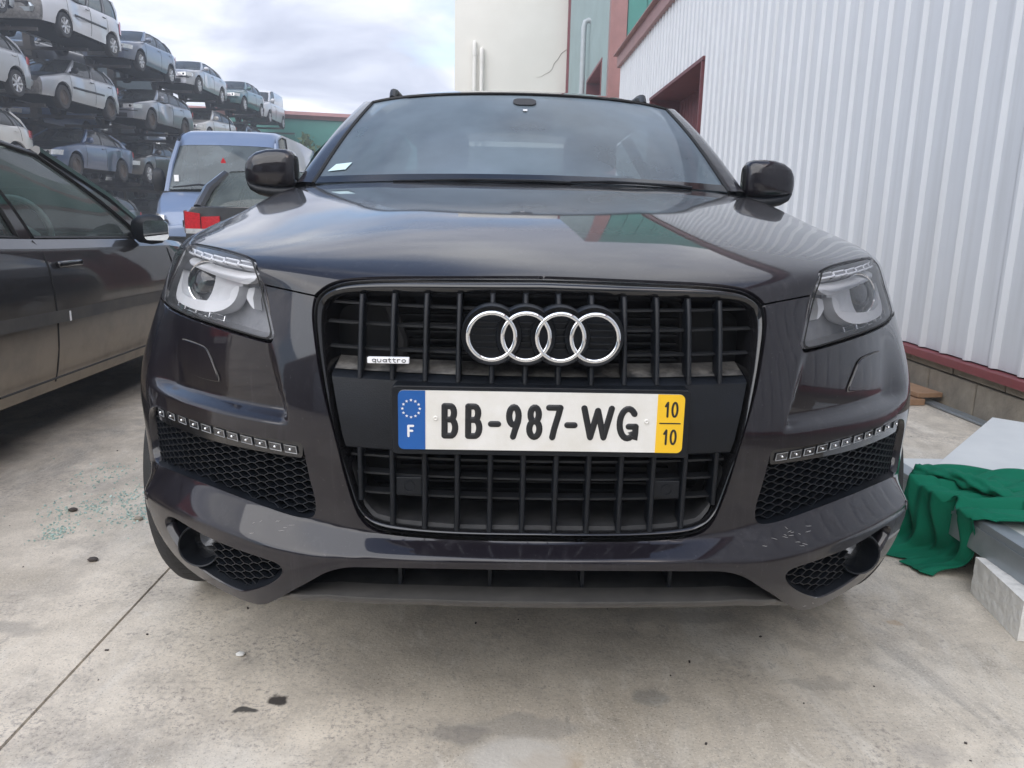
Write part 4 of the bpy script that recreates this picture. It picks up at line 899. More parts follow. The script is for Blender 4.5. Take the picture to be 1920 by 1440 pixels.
m = MB(); m.prism(rrect(-.045,.045,-.03,.03,.025), 0, .006, lambda a, b, d: WS(.02+a/.63, .87+b/.6)+Vector((0,-.002-d*.5,.002+d*.5))); sobj('sensor_patch', m, MT['inter'], wsg, smooth=False)
m = MB(); m.prism(rrect(-.008,.008,-.006,.006,.002), 0, .002, lambda a, b, d: WS(.02+a/.63, .74+b/.6)+Vector((0,-.002-d,.003+d))); sobj('toll_tag', m, MT['white'], wsg, smooth=False)
m = MB(); m.prism([(-.04,-.012),(.028,-.008),(.04,.02),(-.022,.016)], 0, .001, lambda a, b, d: WS(-.905+a/.75, .13+b*2.2)+Vector((0,-.003,.004+d))); sobj('inspection_sticker', m, pmat('pale_sticker', (.55,.72,.74), .5), wsg, smooth=False)
# wipers and scuttle
m = MB(); rows = []
for i in range(41):
    x = -.80+1.6*i/40; q = base(x/.1465 if abs(x) < .5 else np.sign(x)*np.interp(abs(x), [.5,.585,.66,.715,.755,.80,.83], [4,5,6,7,8,10,12]), 9.97)[0]; a = WS(max(-1, min(1, x/.765)), .02); rows.append([(q[0], q[1]-.03, q[2]-.03), (x, (q[1]+a.y)/2+.01, a.z-.025), (x, a.y+.02, a.z-.004)])
m.grid(rows); sobj('scuttle', m, MT['plastic'])
for pts_ in ([(-.45,.0),(-.2,.008),(.05,.006),(.16,.0)], [(.08,.0),(.3,.022),(.55,.016),(.60,.008)]):
    m = MB(); P = [WS(a/.75, b)+Vector((0,-.008,.004)) for a, b in pts_]; m.tube(P, [.003,.005,.006,.006], 6); m.tube([p+Vector((0,.006,-.006)) for p in P], .004, 5); sobj('wiper', m, MT['plastic'])
for sg in (1, -1):
    rows = []
    for j in range(17):
        b = j/16; e_ = WS(1, b); o_ = Vector((lerp(.862,.705,b), lerp(1.66,2.33,b), lerp(1.185,1.560,b)+.020*math.sin(math.pi*b)))
        mid = e_.lerp(o_, .5)+Vector((.016,-.028,.016)); row = [e_+Vector((-.004,.012,-.006)), e_+Vector((.006,-.002,.006)), e_.lerp(mid, .55)+Vector((.004,-.004,.004)), mid, mid.lerp(o_, .55)+Vector((.006,0,.002)), o_, o_+Vector((-.03,.03,-.02))]
        rows.append([(p.x*sg, p.y, p.z) for p in row])
    m = MB(); m.grid(rows, flip=sg > 0); sobj('windscreen_pillar', m, MT['suv'], ang=60)
# roof
m = MB(); rows = []
for j in range(25):
    v = j/24; y0 = 2.0+v*2.55; r = []
    for i in range(25):
        a = -1+i/12; hwid = np.interp(y0, [2.0,2.3,3.2,4.2,4.55], [.64,.70,.725,.70,.66]); x = a*hwid; zc = np.interp(y0, [2.0,2.15,2.45,2.9,3.6,4.2,4.55], [1.600,1.634,1.675,1.698,1.70,1.672,1.64]); z = zc-.012*a*a-.03*a**4-.045*abs(a)**8
        y = y0+(.165*.75*a*a*(1-v)); r.append((x, y, z))
    rows.append(r)
m.grid(rows); sobj('roof', m, MT['suv'], ang=60)
for sg in (1, -1):
    m = MB(); m.tube([(sg*.60,2.50,1.640),(sg*.602,2.56,1.675),(sg*.605,2.66,1.690),(sg*.615,3.2,1.708),(sg*.61,4.0,1.69),(sg*.60,4.2,1.64)], [.014,.017,.016,.016,.016,.014], 8); sobj('roof_rail', m, MT['plastic'])
# sides behind the wings, tail
YS = np.linspace(1.5, 4.93, 48); rows = {1: [], -1: []}
def zlow(y): 
    d = abs(y-3.93); return .42+math.sqrt(max(0, .43**2-d*d)) if d < .43 else .30
for y in YS:
    tap = 1-.10*max(0, (y-4.1)/.83)**2.2; zl = zlow(y); belt = np.interp(y, [1.5,2.2,3.5,4.9], [1.15,1.17,1.20,1.22]); r = []
    for fx, fz in ((.93,0),(.985,.14),(1.0,.35),(1.0,.6),(.985,.8),(.955,.93),(.90,1.0)):
        z = max(.30+fz*(belt-.30), zl+fz*.05); r.append((1.005*tap*fx*np.interp(y, [1.5,1.7], [.995,1]), y, z))
    for sg in (1, -1): rows[sg].append([(x*sg, yy, z) for x, yy, z in r])
for sg in (1, -1):
    m = MB(); m.grid(rows[sg], flip=sg < 0); sobj('body_side', m, MT['suv'], ang=50)
    top = []; 
    for y in np.linspace(1.72, 4.7, 30):
        belt = np.interp(y, [1.5,2.2,3.5,4.9], [1.15,1.17,1.20,1.22]); tap = 1-.10*max(0, (y-4.1)/.83)**2.2
        yt = np.interp(y, [1.72,2.4,4.7], [2.35,2.7,4.45]); zt = np.interp(yt, [2.3,2.6,3.2,4.2,4.5], [1.575,1.605,1.62,1.585,1.565]); top.append([(sg*.905*tap, y, belt-.005), (sg*.86*tap, lerp(y,yt,.45), lerp(belt,zt,.45)), (sg*.715, yt, zt)])
    m = MB(); m.grid(top, flip=sg < 0); sobj('side_window', m, MT['tint'], ang=60)
    for yb in (2.75, 3.75):
        m = MB(); i0 = min(range(30), key=lambda i: abs(top[i][0][1]-yb)); m.tube([top[i0][0], top[i0][1], top[i0][2]], .035, 6); sobj('window_pillar', m, MT['gloss'])
    m = MB(); m.lathe([(.262,-.13),(.34,-.14),(.385,-.12),(.392,-.09),(.392,.09),(.385,.12),(.34,.14),(.262,.13)], (sg*.86,3.93,.392), 'X', 48); Wr = sobj('wheel', m, MT['tyre'])
    m = MB(); m.lathe([(.262,.118*sg),(.245,.11*sg),(.24,0),(.20,.06*sg),(.06,.09*sg),(.0005,.10*sg)], (sg*.86,3.93,.392), 'X', 40); sobj('rim', m, MT['alloy'], Wr)
    m = MB(); r2 = [[(sg*x, 3.93+.45*math.cos(R(a)), .42+.45*math.sin(R(a))) for a in range(-20, 201, 10)] for x in (.56,.97)]; m.grid(r2); sobj('arch_liner', m, MT['plastic_d'])
m = MB(); rr = []
for f in (1, .85, .5, 0, -.5, -.85, -1): rr.append([(abs(f)*math.copysign(1, f)*p[0] if f else 0, p[1]+.05*(1-f*f), p[2]) for p in rows[1][-1]])
m.grid(rr); sobj('tailgate', m, MT['suv'])
m = MB(); m.add([(-.82,4.93,1.2),(.82,4.93,1.2),(.64,4.5,1.6),(-.64,4.5,1.6)], [(0,1,2,3)]); sobj('rear_window', m, MT['tint'], smooth=False)
for sg in (1, -1):
    A_ = [Vector(base(11.9, t)[0])-Vector((0,0,.004)) for t in np.linspace(6.6, 10, 12)]; Bp = [(.985,1.58,1.03),(.965,1.64,1.10),(.93,1.74,1.155),(.895,1.76,1.18),(.865,1.70,1.19),(.85,1.68,1.20)]
    Bp = [Vector(p) for p in resample(Bp, .001)[np.linspace(0, len(resample(Bp, .001))-1, 12).astype(int)]]
    m = MB(); m.grid([[Vector((p.x*sg, p.y, p.z)) for p in [a.lerp(b, k) for a, b in zip(A_, Bp)]] for k in (0, .35, .7, 1)], flip=sg < 0); sobj('cowl_corner', m, MT['suv'])
# interior
m = MB(); rows_ = []
for i in range(25):
    x = -.72+1.44*i/24; rows_.append([(x,1.50,1.14),(x,1.62,1.165+.012*math.cos(x*3)),(x,1.86,1.16),(x,1.92,1.08),(x,1.94,.8)])
m.grid(rows_); sobj('dashboard', m, MT['inter'])
m = MB(); m.tube([Vector((.37+.18*math.cos(2*math.pi*i/24), 1.98+.06*math.sin(2*math.pi*i/24), 1.10+.175*math.sin(2*math.pi*i/24))) for i in range(25)], .014, 8, cap=False); m.tube([(.37,1.98,1.10),(.37,1.88,1.06)], .05, 8); sobj('steering_wheel', m, MT['inter'])
for x in (-.37, .37):
    m = MB(); m.box((x,2.62,1.0),(.48,.14,.62)); m.box((x,2.66,1.42),(.26,.10,.18)); m.box((x,2.4,.72),(.5,.5,.14)); sobj('seat', m, MT['seat'], bevel=.04)
m = MB(); m.box((0,3.6,1.0),(1.3,.14,.6)); m.box((0,2.9,.45),(1.5,2.6,.06)); sobj('rear_bench', m, MT['seat'], bevel=.04)
m = MB(); m.box((.02,2.12,1.50),(.24,.03,.07)); m.tube([(.02,2.1,1.53),(.02,2.06,1.58)], .012, 6); sobj('rear_view_mirror', m, MT['inter'], bevel=.012)
# door mirrors
for sg in (1, -1):
    root = None; secs = []; xs = [.858,.868,.885,.92,.96,1.0,1.028,1.044,1.052]
    hi_ = [1.310,1.325,1.332,1.334,1.332,1.322,1.305,1.282,1.255]; lo_ = [1.195,1.19,1.187,1.185,1.186,1.19,1.197,1.207,1.225]; dp_ = [.055,.070,.080,.085,.085,.08,.068,.048,.022]
    for x, a, b, d in zip(xs, hi_, lo_, dp_):
        c = (a+b)/2; h = (a-b)/2; row = []
        for k_ in range(20):
            q_ = 2*math.pi*k_/20; cy, cz = math.cos(q_), math.sin(q_); ey = abs(cy)**.6*math.copysign(1, cy); ez = abs(cz)**.6*math.copysign(1, cz)
            row.append((x*sg, 1.68-d*.75*max(0, ey)+.045*max(0, -ey)+.06*(x-.86), c+h*ez))
        secs.append(row)
    m = MB(); m.grid(secs, closed=True, flip=sg > 0); n_ = len(m.v); m.f += [tuple(range(20)), tuple(range(n_-20, n_))]; MR = sobj('door_mirror', m, MT['suv'], ang=60)
    secs = []
    hi2 = [1.200,1.197,1.196,1.196,1.198,1.203,1.211,1.225,1.238]; lo2 = [1.178,1.165,1.155,1.150,1.153,1.163,1.178,1.197,1.222]
    for x, a, b, d in zip(xs, hi2, lo2, dp_):
        c = (a+b)/2; h = max(.004, (a-b)/2); row = []
        for k_ in range(20):
            q_ = 2*math.pi*k_/20; cy, cz = math.cos(q_), math.sin(q_); ey = abs(cy)**.7*math.copysign(1, cy); ez = abs(cz)**.8*math.copysign(1, cz)
            row.append((x*sg*(1.0 if x < 1.04 else .998), 1.68-(d-.006)*.75*max(0, ey)+.043*max(0, -ey)+.06*(x-.86), c+h*ez))
        secs.append(row)
    m = MB(); m.grid(secs, closed=True, flip=sg > 0); n_ = len(m.v); m.f += [tuple(range(20)), tuple(range(n_-20, n_))]; sobj('mirror_base', m, MT['plastic'], MR, ang=60)
    m = MB(); m.tube([(sg*.93,1.69,1.17),(sg*.875,1.70,1.165),(sg*.84,1.71,1.16)], [.03,.032,.04], 8); sobj('mirror_arm', m, MT['plastic'], MR)
    m = MB(); m.box((sg*.862,1.672,1.262),(.012,.05,.085)); sobj('mirror_notch', m, MT['seal'], MR, bevel=.01)
# ================================================================== other vehicles (local frame: nose at y=0 looking to -y, tail at y=L)
MT['vanglass'] = glass_mat('van_glass', (.35,.42,.43), .32, (.24,.29,.31), 1.5, 3)
MT['dark_in'] = pmat('cabin_dark', (.022,.023,.026), .8, var=.3)
MT['wheel_cap'] = pmat('wheel_silver', (.50,.51,.53), .4, metal=.5, var=.12)
MT['steelw'] = pmat('steel_wheel', (.055,.05,.048), .6, c2=(.085,.06,.045), scale=12)
MT['redlamp'] = pmat('red_lamp', (.42,.012,.018), .15, coat=1, var=.3, scale=70)
MT['clearlamp'] = pmat('clear_lamp', (.62,.63,.64), .12, metal=.4, coat=1, var=.25, scale=22)
MT['strip'] = pmat('dusty_strip', (.045,.045,.046), .5, c2=(.085,.08,.072), scale=9)
MT['engine'] = pmat('engine_bay', (.05,.05,.052), .6, c2=(.16,.155,.15), scale=14)
SPEC = {
 'hatch': dict(L=4.05, W=1.74, belt=[(0,.60),(.05,.70),(.2,.76),(.9,.93),(1.15,.97),(3.7,1.06),(4.05,1.02)], A=((1.02,.98),(1.85,1.44)), roof=[(1.85,1.44),(2.3,1.49),(3.0,1.485),(3.55,1.42)], D=((3.95,1.05),(3.55,1.42)), wh=(.80,3.30), r=.31, rw=.555, panes=[(.04,.44),(.48,.80),(.85,.95)]),
 'sedan': dict(L=4.55, W=1.78, belt=[(0,.58),(.05,.68),(.2,.75),(1.1,.92),(1.35,.95),(3.6,1.02),(4.4,1.0),(4.55,.90)], A=((1.25,.96),(2.05,1.40)), roof=[(2.05,1.40),(2.5,1.44),(3.1,1.43),(3.45,1.38)], D=((4.02,1.03),(3.45,1.38)), wh=(.86,3.55), r=.315, rw=.56, panes=[(.04,.42),(.46,.80),(.86,.93)]),
 'wagon': dict(L=4.6, W=1.80, belt=[(0,.60),(.05,.72),(.2,.78),(1.05,.95),(1.3,.98),(3.9,1.06),(4.6,1.03)], A=((1.2,.99),(2.0,1.43)), roof=[(2.0,1.43),(2.5,1.49),(3.5,1.48),(4.2,1.40)], D=((4.5,1.06),(4.2,1.40)), wh=(.88,3.55), r=.32, rw=.57, panes=[(.04,.36),(.39,.65),(.69,.95)]),
 'mpv': dict(L=4.0, W=1.72, belt=[(0,.62),(.05,.78),(.18,.86),(.75,1.02),(.95,1.06),(3.6,1.12),(4.0,1.10)], A=((.80,1.06),(1.55,1.62)), roof=[(1.55,1.62),(2.0,1.71),(3.2,1.72),(3.85,1.68)], D=((3.98,1.12),(3.85,1.68)), wh=(.80,3.28), r=.31, rw=.60, panes=[(.05,.36),(.40,.66),(.70,.95)]),
 'panelvan': dict(L=4.2, W=1.76, belt=[(0,.62),(.05,.78),(.18,.88),(.75,1.03),(.95,1.07),(3.9,1.10),(4.2,1.09)], A=((.85,1.07),(1.55,1.62)), roof=[(1.55,1.62),(2.0,1.78),(3.4,1.80),(4.12,1.78)], D=((4.19,1.10),(4.12,1.78)), wh=(.82,3.45), r=.31, rw=.64, panes=[(.05,.27)], solid=(.30,1.0)),
 'bigvan': dict(L=5.0, W=1.99, belt=[(0,.86),(.05,1.00),(.15,1.08),(.55,1.30),(.75,1.40),(4.8,1.46),(5.0,1.45)], A=((.62,1.43),(1.22,2.16)), roof=[(1.22,2.16),(1.36,2.34),(1.65,2.43),(3.5,2.45),(4.95,2.42)], D=((4.99,1.46),(4.95,2.42)), wh=(.95,4.0), r=.34, rw=.80, panes=[(.03,.20)], solid=(.22,1.0)),
}
def build_car(name, label, cat_, spec, paint, loc, rz=0, group=None, glass='tint', wheels='wheel_cap', front='normal', tail='normal', strips=False, seats=True, bumper_dark=False, seams=True, hood_dark=False):
    S = SPEC[spec]; L, Wd = S['L'], S['W']; root = thing(name, label, cat_, loc, rz, group)
    P = lambda n, m, mat, par=None, **k: obj(n, m, mat, par or root, **k)
    pm = paint; dark = MT['plastic']
    def hw(y): return Wd/2*(1-.25*max(0, (1.0-y)/1.0)**2.6-.14*max(0, (y-(L-.7))/.7)**2.4)
    bx = [b[0] for b in S['belt']]; bz = [b[1] for b in S['belt']]
    def belt(y): return float(np.interp(y, bx, bz))
    sill = .27 if spec != 'bigvan' else .36
    ra = S['r']+.055
    def z0(y):
        z = sill-.03*(y < .3)
        for w in S['wh']:
            d = abs(y-w)
            if d < ra: z = max(z, S['r']+.02+math.sqrt(ra*ra-d*d))
        return z
    SEC = ((.94,0),(.968,.12),(.99,.28),(1.0,.48),(.998,.66),(.982,.82),(.955,.94),(.905,1.0))
    def sect(y):
        w, b, zl = hw(y), belt(y), z0(y); r = []
        for k, (fx, fz) in enumerate(SEC): r.append((w*fx, y, max(sill+fz*(b-sill), zl+k*.004)))
        return r
    def side(y, fz):
        w, b = hw(y), belt(y); fx = np.interp(fz, [s[1] for s in SEC], [s[0] for s in SEC]); return Vector((w*fx, y, sill+fz*(b-sill)))
    ys = sorted(set([round(v, 3) for v in np.linspace(0, L, 56)]+[round(w+s*ra*c, 3) for w in S['wh'] for s in (-1, 1) for c in (1.0, .985, .94, .85, .7)]))
    m = MB(); mi = []; rows = []
    yA, yD = S['A'][0][0]+.05, S['D'][0][0]-.05
    def full(y, capf=None, dy=0):
        r = sect(y); w, b = hw(y), belt(y); crown = .035 if y < S['A'][0][0]+.1 else .012
        r += [(w*.78, y, b+crown*.45), (w*.42, y, b+crown*.85), (0, y, b+crown)]
        if capf is not None: r = [(x*capf, yy+dy*(1-.25*abs(2*(z-sill)/(b-sill)-1)), z) for x, yy, z in r]
        return r
    st = [(0, 0., -.085), (0, .35, -.075), (0, .7, -.05), (0, .9, -.022)]+[(y, None, 0) for y in ys]+[(L, .9, .02), (L, .6, .045), (L, 0., .06)]
    R_ = [full(*s) for s in st]; n = len(R_[0])
    for sgn in (1, -1):
        b0 = len(m.f); m.grid([[(x*sgn, y, z) for x, y, z in r] for r in R_], flip=sgn < 0)
        for i in range(len(R_)-1):
            y_ = st[i][0]; cap_f = st[i+1][1] is not None and y_ < .5
            for j in range(n-1):
                k = 0
                if y_ > yA and y_ < yD and j >= 7: k = 1
                if front == 'stripped' and i < 5: k = 2
                if front == 'nohood' and (y_ < S['A'][0][0]-.1 and j >= 7): k = 2
                if hood_dark and j >= 7 and y_ < yA: k = 3
                if bumper_dark and ((i < 5 or i > len(R_)-5) and j < 4): k = 3
                mi.append(k)
    if name.startswith('scrap'):
        rd = random.Random(hash(label) % 1000 if False else sum(map(ord, label))+int(loc[1]*7)); V_ = np.array(m.v)
        for _ in range(7):
            c_ = np.array([rd.choice((-1, 1))*Wd*.48, rd.uniform(0, L), rd.uniform(.45, .95)]) if rd.random() < .6 else np.array([rd.uniform(-.6, .6), rd.choice((0., .5, L)), rd.uniform(.5, .95)])
            d_ = np.linalg.norm(V_-c_, axis=1); w_ = np.exp(-(d_/rd.uniform(.15, .4))**2)*rd.uniform(.03, .10); ctr = np.array([0, L/2, .6]); dr = ctr-c_; dr /= np.linalg.norm(dr); V_ = V_+w_[:, None]*dr
        m.v = [tuple(v) for v in V_]
    body = P('body', m, [pm, MT['dark_in'], MT['engine'], dark], ang=28, mi=mi)
    m = MB(); m.box((0, L/2, sill+.04), (Wd*.70, L*.96, .10)); m.box((0, L/2, sill+.2), (Wd*.5, L*.93, .25)); P('underbody', m, MT['plastic_d'], smooth=False)
    # greenhouse
    (ya0, za0), (ya1, za1) = S['A']; (yd0, zd0), (yd1, zd1) = S['D']; rw = S['rw']
    rx = [p[0] for p in S['roof']]; rz_ = [p[1] for p in S['roof']]
    def roofz(y): return float(np.interp(y, rx, rz_))
    def GS(a, v):
        yb = lerp(ya0+.14, yd0-.05, a); yt = lerp(ya1+.06, yd1-.02, a); B = Vector((.892*hw(yb), yb, belt(yb)-.01)); T = Vector((rw, yt, roofz(yt)-.045)); p = B.lerp(T, v); p.x += .035*math.sin(math.pi*min(1, v*.95)); return p
    def strip(a0, a1, v0, v1, sgn, na=8, nv=6, inset=0):
        return [[Vector((p.x*sgn, p.y, p.z)) for p in [GS(lerp(a0, a1, i/na), lerp(v0, v1, j/nv))-Vector((inset, 0, 0)) for i in range(na+1)]] for j in range(nv+1)]
    m = MB(); rows = []
    for j in range(19):
        y = lerp(ya1, yd1, j/18); r = []
        for i in range(17):
            a = -1+i/8; ed = 1-min(1, (1-abs(a))/.16); r.append((a*rw, y+.07*a*a*(1-j/18)-.03*a*a*(j/18), roofz(y)-.012*a*a-.034*ed**2))
        rows.append(r)
    m.grid(rows); P('roof', m, pm, ang=40)
    glassM = MT[glass]
    for sgn in (1, -1):
        cuts = [0]+[c for p in S['panes'] for c in p]+[1.0]
        for i in range(0, len(cuts), 2):
            a0, a1 = cuts[i], cuts[i+1]
            m = MB(); m.grid(strip(a0, a1, 0, 1, sgn, 4, 6), flip=sgn < 0); m.grid(strip(a0, a1, 0, 1, sgn, 4, 6, .05), flip=sgn > 0)
            P('pillar', m, pm if (i in (0, len(cuts)-2) or 'solid' in S) else MT['gloss'], ang=50)
        for a0, a1 in S['panes']:
            m = MB(); m.grid(strip(a0, a1, .03, .955, sgn, 6, 6, .012), flip=sgn < 0); w_ = P('side_window', m, glassM, ang=60)
            q = strip(a0, a1, .03, .955, sgn, 8, 6, .004); loop = q[0]+[r[-1] for r in q[1:]]+q[-1][::-1][1:]+[r[0] for r in q[::-1][1:]]
            m = MB(); m.tube(loop, .011, 5, cap=False); P('window_seal', m, MT['seal'], w_)
        m = MB(); m.grid(strip(0, 1, .955, 1.0, sgn, 20, 2), flip=sgn < 0); P('roof_rail', m, pm, ang=60)
        e0 = Vector((.86*hw(ya0+.12)*sgn, ya0+.13, belt(ya0+.1)-.01)); e1 = Vector((rw*.985*sgn, ya1+.06, roofz(ya1+.06)-.04)); m = MB(); m.tube([e0, e0.lerp(e1, .5)+Vector((.02*sgn, -.01, .015)), e1], [.045,.04,.036], 8); P('windscreen_pillar', m, pm)
        e0 = Vector((.84*hw(yd0)*sgn, yd0-.03, belt(yd0)-.01)); e1 = Vector((rw*.97*sgn, yd1-.03, roofz(yd1)-.04)); m = MB(); m.tube([e0, e0.lerp(e1, .5)+Vector((.03*sgn, .02, .015)), e1], [.05,.05,.045], 8); P('rear_pillar', m, pm)
    def screen(y0, z0_, y1, z1, w0, w1, by0, by1):
        return [[(a*lerp(w0, w1, v), lerp(y0, y1, v)+lerp(by0, by1, v)*a*a, lerp(z0_, z1, v)+.02*math.sin(math.pi*v)-.015*a*a) for a in [-1+i/6 for i in range(13)]] for v in [j/8 for j in range(9)]]
    if front != 'noscreen':
        m = MB(); m.grid(screen(ya0, za0+.005, ya1, za1-.005, .84*hw(ya0), rw*.96, .13, .065)); P('windscreen', m, glassM, ang=60)
    if spec not in ('panelvan', 'bigvan'):
        m = MB(); m.grid(screen(yd0, zd0-.005, yd1, zd1-.005, .80*hw(yd0), rw*.93, -.06, -.03), flip=True); P('rear_window', m, glassM, ang=60)
    else:
        m = MB(); m.grid(screen(yd0, zd0-.02, yd1, zd1-.005, .86*hw(yd0), rw*.98, -.05, -.02), flip=True); P('rear_door', m, pm, ang=60)
        m = MB(); m.box((0, ya1+.95, (zd0+zd1)/2), (rw*1.9, .04, zd1-zd0)); P('bulkhead', m, MT['dark_in'], smooth=False)
    # front and tail features
    hw0 = hw(0)
    tabx = [hw(y) for y in np.linspace(0, 1, 60)]; taby = list(np.linspace(0, 1, 60))
    def yf(x): x = abs(x); return -.085*(1-(x/hw0)**2.2) if x <= hw0 else float(np.interp(x, tabx, taby))
    hwL = hw(L); tbx = [hw(y) for y in np.linspace(L, L-.7, 40)]; tby = list(np.linspace(L, L-.7, 40))
    def yr(x): x = abs(x); return L+.06*(1-(x/hwL)**2) if x <= hwL else float(np.interp(x, tbx, tby))
    def face(x0, x1, za, zb, fy, off, slant=0, n=8, lean=0):
        g = []
        for j in range(4):
            v = j/3; g.append([(x, fy(x)+off+lean*v, lerp(za, zb, v)+slant*(x-x0)/(x1-x0)) for x in np.linspace(x0, x1, n)])
        return g
    zb0 = belt(.05)
    sc_ = (belt(.2)/.76)
    if front in ('normal', 'nohood', 'noscreen'):
        for sgn in (1, -1):
            g = face(hw0*.56, hw0*1.20, zb0-.16, zb0-.03, yf, -.014, .035, 10, .03) if spec != 'bigvan' else face(hw0*.90, hw0*1.24, zb0-.30, zb0+.02, yf, -.02, .05, 10, .05); g = [[(x*sgn, y, z) for x, y, z in r] for r in g]
            m = MB(); m.grid(g, flip=sgn < 0); b_ = [[(x, y+.07, z) for x, y, z in r] for r in g]; lp = g[0]+[r[-1] for r in g[1:]]+g[-1][::-1][1:]+[r[0] for r in g[::-1][1:-1]]; lb = [(x, y+.07, z) for x, y, z in lp]; m.grid([lp, lb], closed=True, flip=sgn < 0); P('headlight', m, MT['clearlamp'], ang=40)
            m = MB(); m.lathe([(.005,-.004),(.035,-.002),(.045,.02)], (sgn*hw0*.86, yf(hw0*.86)-.012, zb0-.08), 'Y', 16); P('fog_light', m, MT['bulb'])
        m = MB(); m.grid(face(-hw0*.5, hw0*.5, zb0-.15, zb0-.05, yf, -.012, 0, 14)); 
        for z in (zb0-.13, zb0-.10, zb0-.07): m.tube([(x, yf(x)-.016, z) for x in np.linspace(-hw0*.48, hw0*.48, 13)], .006, 5)
        P('grille', m, MT['plastic'])
        m = MB(); m.grid(face(-hw0*.72, hw0*.72, sill+.02, sill+.15, yf, -.014, 0, 14)); P('lower_intake', m, MT['plastic_d'])
        m = MB(); m.tube([(x, yf(x)-.012, lerp(sill, zb0, .52)) for x in np.linspace(-hw0*1.1, hw0*1.1, 21)], .014, 6); P('bumper_line', m, dark)
    else:
        m = MB(); m.box((0,-.03,.50),(hw0*1.5,.06,.10)); P('crash_beam', m, MT['galv'], smooth=False)
        m = MB(); m.box((0,.0,.52),(hw0*1.1,.05,.36)); P('radiator', m, MT['plastic_d'], smooth=False)
        for sgn in (1, -1):
            m = MB(); m.tube([(sgn*hw0*.7,-.02,.46),(sgn*hw0*.75,-.05,.56),(sgn*hw0*.66,-.04,.64)], [.05,.06,.03], 7); P('bracket', m, MT['galv'])
    if tail == 'normal':
        zt = belt(L-.1)
        for sgn in (1, -1):
            hi_ = .16 if spec not in ('panelvan', 'mpv') else .34
            for (xa, xb_, sl_, dz_) in ((.80, 1.10, .03, 0), (.56, .785, -.01, -.02)):
                g = face(hwL*xa, hwL*xb_, zt-.04-hi_, zt-.06+dz_, yr, .012, .0, 9); n_g = len(g); g = [[(x*sgn, y, z+(sl_*(j_/3)*(abs(x)-hwL*xa)/(hwL*(xb_-xa)))) for x, y, z in r] for j_, r in enumerate(g)]; lp = g[0]+[r[-1] for r in g[1:]]+g[-1][::-1][1:]+[r[0] for r in g[::-1][1:-1]]
                m = MB(); m.grid(g, flip=sgn > 0); m.grid([lp, [(x, y-.05, z) for x, y, z in lp]], closed=True, flip=sgn > 0); T_ = P('tail_light', m, MT['redlamp'], ang=40)
            g = face(hwL*.67, hwL*1.09, zt-.10-hi_+.015, zt-.04-hi_, yr, .012, 0, 9); m = MB(); m.grid([[(x*sgn, y, z) for x, y, z in r] for r in g], flip=sgn > 0); P('reverse_light', m, MT['clearlamp'], T_)
        m = MB(); m.box((0, L+.062, zt-.28), (.52,.012,.11)); P('rear_plate', m, MT['plate_w'], smooth=False)
    # wheels
    for w in S['wh']:
        for sgn in (1, -1):
            c = (sgn*(hw(w)-.115), w, S['r']); r = S['r']
            m = MB(); m.lathe([(r*.66,-.085),(r*.9,-.098),(r*.985,-.08),(r,-.05),(r,.05),(r*.985,.08),(r*.9,.098),(r*.66,.085)], c, 'X', 36); T_ = P('wheel', m, MT['tyre'])
            m = MB(); m.lathe([(r*.67,.08*sgn),(r*.63,.085*sgn),(r*.60,.06*sgn),(r*.58,0)], c, 'X', 32)
            if wheels == 'wheel_cap':
                for i in range(7):
                    a = 2*math.pi*i/7; q, s_ = math.cos(a), math.sin(a); m.tube([(c[0]+sgn*.066, w+q*r*.1, c[2]+s_*r*.1), (c[0]+sgn*.072, w+q*r*.4, c[2]+s_*r*.4), (c[0]+sgn*.07, w+q*r*.63, c[2]+s_*r*.63)], [.03,.024,.034], 6)
                m.lathe([(.0005,.075*sgn),(.04,.075*sgn),(.06,.06*sgn)], c, 'X', 16)
            else: m.lathe([(.0005,.05*sgn),(r*.25,.05*sgn),(r*.4,.02*sgn),(r*.6,.04*sgn)], c, 'X', 24)
            P('rim', m, MT[wheels], T_)
            m = MB(); m.lathe([(.0005,.0),(r*.57,.0)], (c[0]+sgn*.01, c[1], c[2]), 'X', 24); P('brake_disc', m, MT['steelw'], T_)
            m = MB(); aa = [R(k) for k in range(-10, 191, 10)]; m.grid([[(sgn*x, w+ra*math.cos(a), S['r']+.02+ra*math.sin(a)) for a in aa] for x in (hw(w)*.55, hw(w)*.955)]); k0 = len(m.v); m.add([(sgn*hw(w)*.55, w+ra*math.cos(a), S['r']+.02+ra*math.sin(a)) for a in aa], [tuple(range(len(aa)))]); P('arch_liner', m, MT['plastic_d'])
